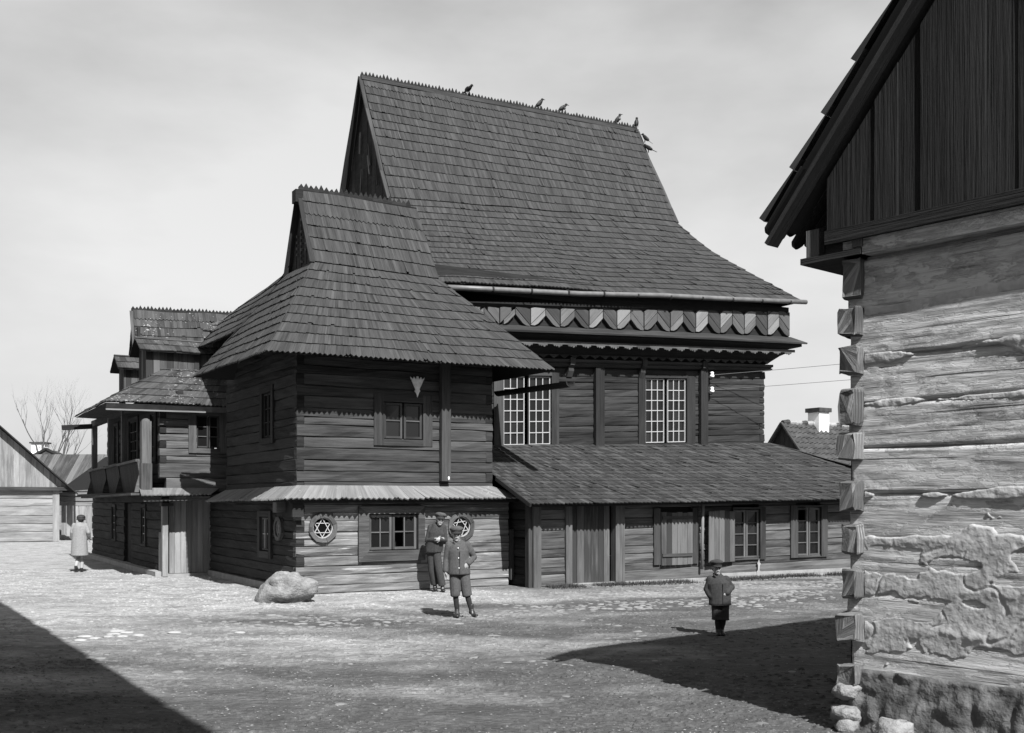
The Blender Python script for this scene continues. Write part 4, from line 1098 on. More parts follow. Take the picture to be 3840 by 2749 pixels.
for k in range(16):                         # long boards whose rounded ends stick out below the eave
    o = .44 - k * .135; L_ = ru(-.02, .10); wd = .125
    base = HR(.60, o, 4.05); dn = (h2 - UP * slope).normalized(); sd = -h1
    pts = [(-.5, 0), (-.5, wd)] + [(L_ + .045 * math.sin(math.pi * j / 6) , wd - wd * j / 6) for j in range(7)]
    m = MB(); nn = dn.cross(sd).normalized(); off = ru(-.03, .01)
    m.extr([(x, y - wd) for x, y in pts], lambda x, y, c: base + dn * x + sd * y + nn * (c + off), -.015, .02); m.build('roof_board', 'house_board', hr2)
beamo('verge_board', 'trim_dark', hr2, HR(.60, .40, 3.88), HR(RQ, .40, 3.88 + (.60 - RQ) * slope), .04, .14, up=h1)
for q in (): beamo('purlin', 'trim_dark', hr2, HR(q, .42, vz(q) - .10), HR(q, -.3, vz(q) - .10), .10, .10)

# ================================================================== UNSEEN HOUSE ADDED PAST THE LEFT EDGE (eave placed to shade the left foreground)
k1 = Vector((.53, -.848, 0)).normalized(); k2 = Vector((-k1.y * -1, 0, 0))
k2 = Vector((k1.y, -k1.x, 0)); 
if k2.x > 0: k2 = -k2
NB = tag(empty('shade_house'), 'unseen plank house added to shade the left foreground, with deep eaves and open roof on posts', 'building')
EH = 7.7; sh = EH / math.tan(SUN_EL)
S1 = Vector((-2.30, 8.30, 0)); S2 = Vector((-9.5, 19.7, 0))
hd = Vector((math.sin(SUN_AZ), -math.cos(SUN_AZ), 0))
E1_, E2_ = S1 + hd * sh + UP * EH, S2 + hd * sh + UP * EH
dirE = (E2_ - E1_).normalized(); E0 = E1_ - dirE * .3; E3 = E2_; Ln = (E3 - E0).length
nl = Vector((dirE.y, -dirE.x, 0));
if nl.x > 0: nl = -nl                         # into the house, to the left
def NW(s, o, z): p = E0 + dirE * s + nl * o; return Vector((p.x, p.y, z))
SB0 = 7.0                                     # the house proper; in front of it the roof runs on over posts to keep the shadow
for k in range(int((Ln - .3 - SB0) / .3)):
    boxo('board', 'board_mid', NB, NW, SB0 + k * .3, SB0 + k * .3 + .29, 1.75, 1.80, 0, EH + 1.1, 2)
boxo('wall', 'board_dark', NB, NW, SB0, Ln - .3, 6.8, 6.9, 0, EH + 1, 2)
for s_ in (SB0, Ln - .4): boxo('wall', 'board_mid', NB, NW, s_, s_ + .1, 1.85, 6.75, 0, EH + 1.2, 2)
for s_ in (.5, 3.6):
    for o_ in (3.6, 6.9): boxo('post', 'trim_mid', NB, NW, s_, s_ + .22, o_, o_ + .22, 0, EH + 1.0, 2)
for o_ in (3.71, 7.01): beamo('post_beam', 'trim_mid', NB, NW(0, o_, EH + 1.1), NW(SB0, o_, EH + 1.1), .22, .24)
roof_face(empty('roof', NB), 'shingle', [(NW(0, 0, EH), NW(Ln, 0, EH)), (NW(0, 4.3, EH + 3.2), NW(Ln, 4.3, EH + 3.2))], 14, .25, seed=71)
roof_face(empty('roof', NB), 'shingle', [(NW(Ln, 8.4, EH), NW(0, 8.4, EH)), (NW(Ln, 4.3, EH + 3.2), NW(0, 4.3, EH + 3.2))], 14, .25, seed=72)

# ================================================================== FARTHER BUILDINGS
def board_gable(parent, F, x0, x1, zb, apex, wd, mat, name='board', th=.03):
    """vertical boards filling a gable; apex=(x,z); F(x,z,o)"""
    n = max(2, int((x1 - x0) / wd))
    def top(x): return lerp(zb, apex[1], (x - x0) / (apex[0] - x0)) if x < apex[0] else lerp(apex[1], zb, (x - apex[0]) / (x1 - apex[0]))
    for k in range(n):
        a = lerp(x0, x1, k / n); b = lerp(x0, x1, (k + .96) / n)
        pts = [(a, zb), (b, zb), (b, max(top(b), zb + .01))]
        if a < apex[0] < b: pts.append(apex)
        pts.append((a, max(top(a), zb + .01)))
        m = MB(); m.extr(pts, F, ru(-.01, .01), th); m.uv = [(v, u) for u, v in m.uv]; m.build(name, mat, parent)
BA = tag(empty('plank_barn'), 'pale weathered barn with boarded gable at the far left edge', 'barn')
bfx = Vector((.9, .436, 0)).normalized(); bfy = Vector((-.436, .9, 0)).normalized(); BO = Vector((-20.4, 48.2, 0))
def BF(x, z, o): return BO + bfx * x + bfy * o + UP * z
zb = courses(0, 2.30, .38, 77)
for a, b in zip(zb, zb[1:]): log_piece('log', 'barn', BA, lambda s, o, z: BF(s, z, -o), -7.2, -.25, a, b, ch=.03)
boxo('corner_board', 'barn', BA, BF, -.28, 0, 0, 2.3, -.05, .1, 1)
boxo('eave_beam', 'trim', BA, BF, -7.4, .5, 2.28, 2.44, -.22, .1)
board_gable(BA, BF, -7.3, .35, 2.44, (-3.45, 5.95), .24, 'barn')
m = MB(); m.quadp(BF(-3.45, 6.1, -.3), BF(-3.45, 6.1, 9), BF(.75, 2.15, 9), BF(.75, 2.15, -.3)); m.quadp(BF(-3.45, 6.1, -.3), BF(-3.45, 6.1, 9), BF(-7.7, 2.15, 9), BF(-7.7, 2.15, -.3)); m.build('roof', 'shingle', BA)
beamo('verge_board', 'trim_dark', BA, BF(-3.45, 6.08, -.34), BF(.75, 2.13, -.34), .05, .17, up=bfy)
boxo('wall', 'barn', BA, BF, -.1, 0, 0, 2.4, .15, 8.5)
# plank gate and fence right of the barn
FE = tag(empty('plank_fence'), 'pale plank gate and fence between barn and synagogue', 'fence')
FO = BO + bfx * .15 + bfy * 1.2
def FF(x, z, o): return FO + bfx * x + bfy * o + UP * z
for z in (2.05, 1.82, 1.6): boxo('rail', 'barn', FE, FF, -.1, 2.4, z, z + .17, -.02, .06)
x = 0
while x < 2.35:
    wd = ru(.22, .34); boxo('board', 'barn', FE, FF, x, x + wd - .03, .22 + ru(-.05, .05), 1.62, 0, .04, 1); x += wd
for x in (2.45, 2.95, 3.5, 4.05): boxo('board', 'barn', FE, FF, x, x + .46, .1, 2.35 + ru(-.1, .1), .02, .07, 1)
# shed roofs behind
SB = tag(empty('plank_shed'), 'long shed with dark plank roof behind the pale barn', 'shed')
def roofed(root, O, ax, ay, L, D, zw, zr, matw, matr, board=.3, steps=0):
    F = lambda x, y, z: O + ax * x + ay * y + UP * z
    for (a, b, c, d) in ((0, L, 0, .1), (0, L, D - .1, D), (0, .1, .1, D - .1), (L - .1, L, .1, D - .1)): boxo('wall', matw, root, F, a, b, c, d, 0, zw)
    n = int(L / board)
    for side in (0, 1):
        for k in range(n):
            a, b = lerp(-.3, L + .3, k / n), lerp(-.3, L + .3, (k + .97) / n); y0 = -.4 if not side else D + .4; zz0 = zw - .4 * (zr - zw) / (D / 2)
            o_ = UP * ru(0, .02); P = [F(a, y0, zz0), F(b, y0, zz0), F(a, D / 2, zr), F(b, D / 2, zr)]
            m = MB(); m.hexa(P + [p + UP * .04 + o_ for p in P], 1); m.build('roof_board', matr, root)
    return F
roofed(SB, Vector((-31.5, 58.5, 0)), Vector((1, -.02, 0)).normalized(), Vector((.02, 1, 0)).normalized(), 10.5, 5.0, 2.4, 4.42, 'barn', 'board_mid', .33)
SC_ = tag(empty('small_shed'), 'small lean shed with slanting shingle roof beside the west wing', 'shed')
F = lambda x, y, z: Vector((-21.8, 53.0, 0)) + Vector((x, y, z))
roof_face(empty('roof', SC_), 'shingle_lichen', [(F(-.75, 0, 2.25), F(2.1, .3, 2.5)), (F(1.6, .1, 4.0), F(4.0, .4, 4.2))], 6, .25, seed=81)
boxo('wall', 'barn', SC_, F, 0, 3, .4, .5, 0, 2.3); boxo('wall', 'trim', SC_, F, 2.9, 3, .5, 3, 0, 3.0); boxo('roof_edge', 'trim_dark', SC_, F, -.7, 2.4, -.05, .15, 2.05, 2.22)
CH = tag(empty('cottage'), 'far cottage with white chimney and little dark gable behind the barn', 'house')
F = lambda x, y, z: Vector((-33.2, 72.0, 0)) + Vector((x, y, z))
boxo('wall', 'plaster_grey', CH, F, -5, 5, 0, 5, 0, 4.3)
m = MB(); m.quadp(F(-5.3, -.3, 4.2), F(5.3, -.3, 4.2), F(5.3, 2.5, 5.0), F(-5.3, 2.5, 5.0)); m.quadp(F(-5.3, 5.3, 4.2), F(5.3, 5.3, 4.2), F(5.3, 2.5, 5.0), F(-5.3, 2.5, 5.0)); m.build('roof', 'tile', CH)
boxo('chimney', 'plaster_white', CH, F, .3, 1.2, 1.2, 2.0, 4.4, 5.75); boxo('chimney_cap', 'tile', CH, F, .2, 1.3, 1.1, 2.1, 5.76, 5.86)
m = MB(); m.extr([(1.0, 4.75), (2.05, 5.25), (3.1, 4.75)], lambda x, z, o: F(x, -.4 + o, z), 0, 1.5); m.build('dormer', 'tile', CH)
for s in (-1, 1): beamo('dormer_verge', 'trim_dark', CH, F(2.05 + s * 1.3, -.45, 4.68), F(2.05, -.45, 5.32), .1, .14)
# house with pantile roof on the right
TH = tag(empty('tiled_house'), 'distant house with wavy tile roof and white chimney behind the annex', 'house')
TO = Vector((11.0, 43.5, 0)); tx = Vector((.84, .55, 0)).normalized(); ty = Vector((-.55, .84, 0)).normalized()
def TF(x, y, z): return TO + tx * x + ty * y + UP * z
boxo('wall', 'plaster_grey', TH, TF, .1, 12, -2.2, -2.1, 0, 2.3); boxo('wall', 'plaster_grey', TH, TF, .1, 12, 2.6, 2.7, 0, 2.4)
def TG(y, z, o): return TF(.1 + o, y, z)
board_gable(TH, TG, -2.5, 2.5, 2.0, (0, 4.95), .25, 'board_dark')
boxo('wall', 'board_dark', TH, TF, .05, .12, -2.1, 2.6, 0, 2.0, 2)
tl = empty('roof', TH); tl['label'] = 'wavy pantile roof'
m = MB(); nr, nc = 15, 44
for i in range(nr):
    for j in range(nc):
        if j > 34: continue
        for sub in range(3):
            u0, u1 = (j + sub / 3) * .27, (j + (sub + 1) / 3) * .27
            wv = lambda u: .07 * math.sin(2 * math.pi * u / .27)
            def tp(u, v, lift):
                y = lerp(-2.75, 0, v); z = lerp(1.75, 5.0, v); return TF(u, y, z) + (UP * .65 - ty * .75) * (wv(u) + lift)
            v0, v1 = i / nr, (i + 1.1) / nr; r = hash((i, j)) % 97 / 97
            a, b, c, d = tp(u0, v0, .05), tp(u1, v0, .05), tp(u1, v1, 0), tp(u0, v1, 0)
            k = m.add((a, b, c, d)); m.face([k, k + 1, k + 2, k + 3], None, r)
            k = m.add((a, b, tp(u1, v0, -.02), tp(u0, v0, -.02))); m.face([k, k + 3, k + 2, k + 1], None, r)
m.build('pantiles', 'tile', tl, kind='stuff')
m = MB(); m.quadp(TF(0, 2.75, 1.75), TF(12, 2.75, 1.75), TF(12, 0, 5), TF(0, 0, 5)); m.build('roof_slope', 'tile', tl)
for k in range(30): 
    x = k * .35; m = MB(); m.tube([TF(x, 0, 5.0), TF(x + .36, 0, 5.03)], [.10, .12], 8); m.build('ridge_tile', 'plaster_grey' if k % 3 else 'tile', tl)
beamo('verge_board', 'trim', TH, TF(-.04, -2.75, 1.74), TF(-.04, 0, 5.0), .06, .16, up=tx); beamo('verge_board', 'trim', TH, TF(-.04, 2.75, 1.74), TF(-.04, 0, 5.0), .06, .16, up=tx)
ch = empty('chimney', TH); boxo('stack', 'plaster_white', ch, TF, 1.85, 2.45, -.3, .3, 4.3, 5.50); boxo('cap', 'tile', ch, TF, 1.77, 2.53, -.38, .38, 5.51, 5.68)

# ================================================================== TREES
def tree(name, label, base, h, seed, mat, spread=.5, levels=5, r0=.2):
    rs = random.Random(seed); root = tag(empty(name, loc=base), label, 'tree'); tm, cm = MB(), MB()
    def grow(p, d, L, r, lev, mb):
        pts = [p]; rad = [r]; n = 4
        for k in range(n):
            d = (d + Vector((rs.uniform(-1, 1), rs.uniform(-1, 1), rs.uniform(-.3, .6))) * .16).normalized(); p = p + d * L / n
            pts.append(p); rad.append(r * lerp(1, .62, (k + 1) / n))
        mb.tube(pts, rad, 6 if lev < 2 else 4, caps=False)
        if lev >= levels: return
        for k in range(3 if lev < 2 else rs.choice((2, 3, 3))):
            i = rs.choice((2, 3, 4)); ax = Vector((rs.uniform(-1, 1), rs.uniform(-1, 1), rs.uniform(-.2, .4))).normalized()
            grow(pts[i], (d * (1 - spread * .5) + ax * spread + UP * .18).normalized(), L * rs.uniform(.55, .8), rad[i] * .62, lev + 1, cm)
    grow(Vector((0, 0, 0)), UP.copy(), h * .34, r0, 0, tm)
    tm.build('trunk', mat, root, True); cm.build('crown', mat, root, True)
    return root
tree('bare_tree', 'bare branching tree beyond the sheds on the left', (-31.2, 71, 0), 12.2, 8, 'bark', .4, 7, .24)
tree('bare_tree', 'thin bare treetop beside the tiled roof', (13.2, 60, 0), 6.6, 9, 'bark_far', .6, 6, .16)

# ================================================================== WIRES, INSULATORS, SMALL FITTINGS
for k, z in enumerate((5.10, 4.70)):
    z += .05
    c = W(7.24, HD - .16, z)
    i = tag(empty('insulator', loc=c), ('upper' if k == 0 else 'lower') + ' white porcelain insulator on the dark hall post', 'insulator', 'insulators on the hall wall')
    m = MB(); m.tube([(0, 0, -.06), (0, 0, -.03), (0, 0, .0), (0, 0, .015), (0, 0, .03), (0, 0, .07), (0, 0, .085)], [.05, .062, .055, .03, .045, .05, .025], 12); m.build('bell', 'porcelain', i, True)
    m = MB(); m.tube([(0, 0, -.06), (0, 0, -.11), tuple(e2 * .14 + Vector((0, 0, -.11)))], .012, 6); m.build('pin', 'wire', i)
    e = Vector((36, 33 - 2 * k, 9.6 - .95 * k)); pts = []
    for q in range(25):
        u = q / 24; p = c.lerp(e, u); p.z -= 1.1 * 4 * u * (1 - u) * .35; pts.append(p)
    m = MB(); m.tube(pts, .007, 5); tag(m.build('power_line', 'wire'), ('upper' if k == 0 else 'lower') + ' thin wire running right from the hall insulators', 'wire', 'wires leaving the hall')
m = MB(); m.tube([W(4.405, -.16, 1.75), W(4.41, -.13, 1.0), W(4.42, -.10, .25)], .035, 8); tag(m.build('pole', 'board_pale', None, True), 'thin pale pole leaning on the annex wall between shutters', 'pole')

# ================================================================== BIRDS ON THE RIDGE
def rz(t): return lerp(13.28, 13.42, (t + .59) / 9.19) + .10
def bird(pos, yaw, grey, lean, label, sc=1.0):
    root = tag(empty('bird', loc=pos), label, 'bird', 'jackdaws and crows on the ridge')
    Rm = Matrix.Rotation(yaw, 3, 'Z') @ Matrix.Rotation(lean, 3, 'Y')
    def p(x, y, z): return Rm @ Vector((x * sc, y * sc, z * sc))
    m = MB()
    m.tube([p(-.10, 0, .05), p(-.06, 0, .09), p(0, 0, .145), p(.05, 0, .20), p(.085, 0, .235)], [(.02 * sc, .02 * sc), (.05 * sc, .045 * sc), (.07 * sc, .062 * sc), (.055 * sc, .05 * sc), (.035 * sc, .034 * sc)], 10)
    m.ell(p(.10, 0, .262), .042 * sc, .037 * sc, .036 * sc, 10, 7)
    m.tube([p(.135, 0, .262), p(.195, 0, .248)], [.014 * sc, .003 * sc], 6)
    m.build('body', 'feather', root, True)
    m = MB(); m.hexa([p(-.10, -.03, .05), p(-.25, -.035, -.05), p(-.10, .03, .05), p(-.25, .035, -.05), p(-.10, -.03, .07), p(-.25, -.035, -.04), p(-.10, .03, .07), p(-.25, .035, -.04)]); m.build('tail', 'feather', root)
    for s in (-1, 1):
        m = MB(); m.ell(p(-.035, s * .052, .13), .10 * sc, .016 * sc, .05 * sc, 10, 6, rot=Rm @ Matrix.Rotation(-.75, 3, 'Y')); m.build('wing', 'feather', root, True)
        m = MB(); m.tube([p(.01, s * .025, .10), p(.02, s * .025, .0)], .008 * sc, 5); m.build('leg', 'feather', root)
    if grey: m = MB(); m.ell(p(.045, 0, .165), .055 * sc, .052 * sc, .07 * sc, 10, 7, rot=Rm @ Matrix.Rotation(-.6, 3, 'Y')); m.build('breast', 'feather_grey', root, True)
bp_ = ((2.62, -.9, False, .5, 'dark bird bowing on the ridge, leftmost of the row'), (5.05, .3, False, -.1, 'slim dark bird upright on the ridge, second from the left'),
       (5.83, .2, True, .1, 'grey breasted bird beside the slim one, third from the left'), (7.92, -.2, True, -.25, 'grey breasted bird near the right end of the ridge'), (8.62, 1.2, False, -.5, 'dark bird on the very tip of the ridge'))
for t, yw, gr_, ln, lb in bp_: bird(W(t, 8.0, rz(t)), yw, gr_, ln, lb)
bird(W(8.72, 7.72, 12.98), 2.6, False, -.1, 'dark bird on the sloping gable edge, upper of two'); bird(W(8.72, 7.52, 12.62), 2.7, False, .1, 'dark bird on the sloping gable edge, lower of two')

# ================================================================== BOULDER, COBBLES, PEBBLES, GRASS
def big_stone():
    o = boulder('boulder', 'stone', None, (0, 0, 0), (.56, .44, .42), 23.7, 44, 28, .24)
    me = o.data; rb = random.Random(12); cuts = [(Vector((rb.uniform(-1, 1), rb.uniform(-1, 1), rb.uniform(-.3, 1))).normalized(), rb.uniform(.30, .44)) for _ in range(9)]
    for v in me.vertices:
        p = v.co
        for nn, dd in cuts: p -= nn * max(0, p.dot(nn) - dd * (1.25 if abs(nn.x) > .6 else 1)) * .85
        d = p.length; nn = p.normalized()
        cr = fbm(p.x * 3.2, p.y * 3.2, p.z * 3.2 + 3, 4)
        p -= nn * .05 * max(0, 1 - abs(cr) * 9); p += nn * .02 * fbm(p.x * 9, p.y * 9, p.z * 9, 3)
        if p.x < -.15: p.z -= (-.15 - p.x) * .45
        p.z = max(p.z, -.26)
    o.location = (-4.12, 19.35, .22); return tag(o, 'big pale rounded boulder lying at the tower corner', 'boulder')
big_stone()
def stone_mesh(sd, flat=.45):
    m = MB(); m.ell((0, 0, 0), 1, 1, flat, 8, 5); rs = random.Random(sd)
    m.v = [tuple(Vector(v) * (1 + .22 * n3(v[0] * 1.3 + sd * 3, v[1] * 1.3, v[2] * 2)) + Vector((0, 0, 0))) for v in m.v]
    return m
protos = [stone_mesh(k) for k in range(8)]
pm = [p.mesh('cobblestone') for p in protos]
for me in pm: me.materials.append(MATS['cobble']); me.polygons.foreach_set('use_smooth', [True] * len(me.polygons))
rs = random.Random(99)
def cob_density(x, y):
    t, d = (Vector((x, y, 0)) - W(0, 0, 0)).dot(e1), (Vector((x, y, 0)) - W(0, 0, 0)).dot(e2)
    k = 0.0
    if d < -.5: k += .9 * math.exp(-((d + 2.0 + .4 * n3(t * .4, 1)) / .55) ** 2) * (1 if t > -1 else .3) + .9 * math.exp(-((d + 4.0 + .5 * n3(t * .3, 5)) / .5) ** 2) * (1 if t > -4 else .4)
    if t < -4.9 and d < 7: k += .30 * (fbm(x * .5, y * .5, 2, 2) + .3)
    k += .10 * max(0, fbm(x * .4, y * .6, 7, 3))
    k *= min(1, max(0.02, (y - 11) / 3))
    return k
spots = []
for _ in range(26000):
    y = 7.5 + 24 * rs.random() ** 1.2; x = rs.uniform(-.52, .42) * y
    P2 = Vector((x, y, 0)) - W(0, 0, 0); t, d = P2.dot(e1), P2.dot(e2)
    if (d > -.12 and t > -.1) or (d > .72 and t > -5.0) or (t > -6.25 and d > 7.2): continue
    q = Vector((x, y, 0)) - HC
    if q.dot(h1) > -.25 and q.dot(h2) < .25: continue
    if rs.random() < cob_density(x, y): spots.append((x, y, rs.uniform(.035, .085)))
spots = spots[:7000]
spots.sort(key=lambda s: -s[2] / s[1])
for x, y, r in spots[:300]:
    o = bpy.data.objects.new('cobblestone', pm[rs.randrange(8)]); COL.objects.link(o); o.parent = GROUND
    o.location = (x, y, gz(x, y) - r * .14); o.scale = (r * rs.uniform(.9, 1.5), r * rs.uniform(.7, 1.1), r * .6); o.rotation_euler = (0, 0, rs.uniform(0, 6.3))
m = MB()
for x, y, r in spots[300:]:
    p = protos[rs.randrange(8)]; a = rs.uniform(0, 6.3); c, s_ = math.cos(a), math.sin(a); sx, sy = r * rs.uniform(.9, 1.5), r * rs.uniform(.7, 1.1); z = gz(x, y) - r * .14
    i = m.add([(x + c * v[0] * sx - s_ * v[1] * sy, y + s_ * v[0] * sx + c * v[1] * sy, z + v[2] * r * .75) for v in p.v])
    for f in p.f: m.f.append([i + q for q in f]); m.uv += [(0, 0)] * len(f); m.r.append(.5)
m.build('cobblestones', 'cobble', GROUND, True, 'stuff')
# a row of bright flat stones in the open square
for k, (u, v) in enumerate(((303, 2399), (358, 2394), (408, 2389), (458, 2388), (520, 2383), (318, 2386), (427, 2378), (476, 2374), (655, 2374), (900, 2372), (440, 2366))):
    Y = 4011 * CAM_H / (v - 1880); X = (u - 1920) / 4011 * Y
    o = bpy.data.objects.new('flat_stone', pm[k % 8].copy()); o.data.materials.clear(); o.data.materials.append(MATS['cobble_pale']); COL.objects.link(o); o.parent = GROUND
    o.location = (X, Y, gz(X, Y) + .004); r = ru(.05, .085); o.scale = (r * 1.4, r, .045); o.rotation_euler = (0, 0, ru(-.4, .4))
# worn setts and lumps of trodden earth, sunk almost level
m = MB()
for _ in range(30000):
    y = 8.2 + 20 * rs.random() ** 1.35; x = rs.uniform(-.51, .41) * y; r = rs.uniform(.018, .05)
    if fbm(x * .45, y * .7, 15, 3) + .15 < rs.uniform(-.5, .6): continue
    P2 = Vector((x, y, 0)) - W(0, 0, 0); t, d = P2.dot(e1), P2.dot(e2)
    if (d > -.1 and t > -.1) or (d > .75 and t > -4.9) or (t > -6.2 and d > 7.2): continue
    q = Vector((x, y, 0)) - HC
    if q.dot(h1) > -.15 and q.dot(h2) < .15: continue
    z = gz(x, y) - r * .05; a = rs.uniform(0, 6.3); n = 6; k = rs.uniform(.22, .5)
    i = m.add([(x + r * rs.uniform(.8, 1.5) * math.cos(a + j * 1.047), y + r * rs.uniform(.7, 1.1) * math.sin(a + j * 1.047), z - .01) for j in range(n)] + [(x + r * .5 * math.cos(a + j * 2.09), y + r * .45 * math.sin(a + j * 2.09), z + r * k * rs.uniform(.7, 1)) for j in range(3)])
    rr = rs.random()
    for j in range(3):
        m.face([i + 2 * j, i + 2 * j + 1, i + 6 + j], None, rr); m.face([i + 2 * j + 1, i + (2 * j + 2) % 6, i + 6 + (j + 1) % 3, i + 6 + j], None, rr)
    m.face([i + 6, i + 7, i + 8], None, rr)
m.build('earth_clods', 'ground', GROUND, False, 'stuff')
# loose pebbles
m = MB()
for _ in range(5000):
    y = 7.8 + 16 * rs.random() ** 1.6; x = rs.uniform(-.5, .4) * y; r = rs.uniform(.006, .017)
    q = Vector((x, y, 0)) - HC
    if q.dot(h1) > -.2 and q.dot(h2) < .2: continue
    if fbm(x * .3, y * .5, 5, 2) + .5 < rs.random(): continue
    z = gz(x, y) + r * .3
    i = m.add([(x + r, y, z), (x, y + r * .8, z), (x - r * .9, y, z), (x, y - r, z), (x + r * .1, y, z + r * .45)])
    for a, b in ((0, 1), (1, 2), (2, 3), (3, 0)): m.face([i + a, i + b, i + 4], None, rnd())
m.build('pebbles', 'cobble', GROUND, False, 'stuff')
# thin grass along the foot of the annex
m = MB()
for _ in range(5200):
    t = rs.uniform(.2, 10); d = -.12 - abs(rs.gauss(0, .22)); P = W(t, d, 0)
    if n3(t * 1.3, 3) < -.25: continue
    for b in range(2):
        a = rs.uniform(0, 6.3); h = rs.uniform(.03, .10); w_ = .006; dx, dy = math.cos(a), math.sin(a); le = rs.uniform(0, .05)
        i = m.add([(P.x - dx * w_, P.y - dy * w_, gz(P.x, P.y)), (P.x + dx * w_, P.y + dy * w_, gz(P.x, P.y)), (P.x - dy * le, P.y + dx * le, gz(P.x, P.y) + h)])
        m.face([i, i + 1, i + 2], None, rnd())
plain('grass', .03, .10, 3, .9, 0)
tag(m.build('grass', 'grass', None, False, 'stuff'), 'thin dry grass along the foot of the annex wall', 'grass')
# splash of whitewash on the annex foot
m = MB(); sp = [(0, 0), (.07, .02), (.075, .13), (.035, .16), (.05, .30), (.09, .34), (.04, .38), (.02, .48), (-.02, .40), (-.05, .36), (-.02, .30), (-.03, .16), (-.07, .13), (-.06, .02)]
m.extr([(6.18 + x * .8, .03 + z * .85) for x, z in sp], lambda s_, z, o: W(s_, -.062 - o, z), 0, .004); m.build('whitewash_splash', 'plaster_grey', SYN)

# ================================================================== PEOPLE
def blob(name, mb, mat, parent, voxel=.008, smooth=3, shrink=0):
    me0 = mb.mesh(name); o0 = bpy.data.objects.new('tmp', me0); COL.objects.link(o0)
    r = o0.modifiers.new('r', 'REMESH'); r.mode = 'VOXEL'; r.voxel_size = voxel
    sm = o0.modifiers.new('s', 'SMOOTH'); sm.factor = .5; sm.iterations = smooth
    dg = bpy.context.evaluated_depsgraph_get(); me = bpy.data.meshes.new_from_object(o0.evaluated_get(dg))
    bpy.data.objects.remove(o0); bpy.data.meshes.remove(me0); me.name = name
    return mesh_obj(name, me, mat, parent, True)
X1 = (1, 0, 0)
def limb(mb, pts, rad, seg=12):
    mb.tube(pts, rad, seg)
    for p, r in ((pts[0], rad[0]), (pts[-1], rad[-1])):
        q = r if not isinstance(r, tuple) else min(r); mb.ell(p, q, q, q, 10, 7)
    for p, r in list(zip(pts, rad))[1:-1]:
        q = r if not isinstance(r, tuple) else min(r); mb.ell(p, q * .98, q * .98, q * .98, 10, 7)
def hand(mb, wrist, direction, palm_n, k, curl=.4):
    """palm with four fingers and a thumb"""
    d = Vector(direction).normalized(); n = Vector(palm_n); n = (n - d * n.dot(d)).normalized(); s = d.cross(n)
    W_ = Vector(wrist); L = .085 * k
    mb.tube([W_, W_ + d * L * .5, W_ + d * L], [(.026 * k, .018 * k), (.036 * k, .017 * k), (.036 * k, .014 * k)], 10, lat=s)
    for i, ln in enumerate((.062, .070, .066, .052)):
        b = W_ + d * L * .95 + s * (.027 - .018 * i) * k; d1 = (d + n * curl * .5).normalized(); d2 = (d + n * curl * 1.6).normalized()
        mb.tube([b, b + d1 * ln * .55 * k, b + (d1 * .55 + d2 * .45) * ln * k], [.0088 * k, .008 * k, .0062 * k], 7)
    t = W_ + d * L * .3 + s * .03 * k; td = (d * .7 + s * .6 + n * .35).normalized()
    mb.tube([t, t + td * .035 * k, t + (td + d * .3).normalized() * .06 * k], [.011 * k, .0095 * k, .0075 * k], 7)
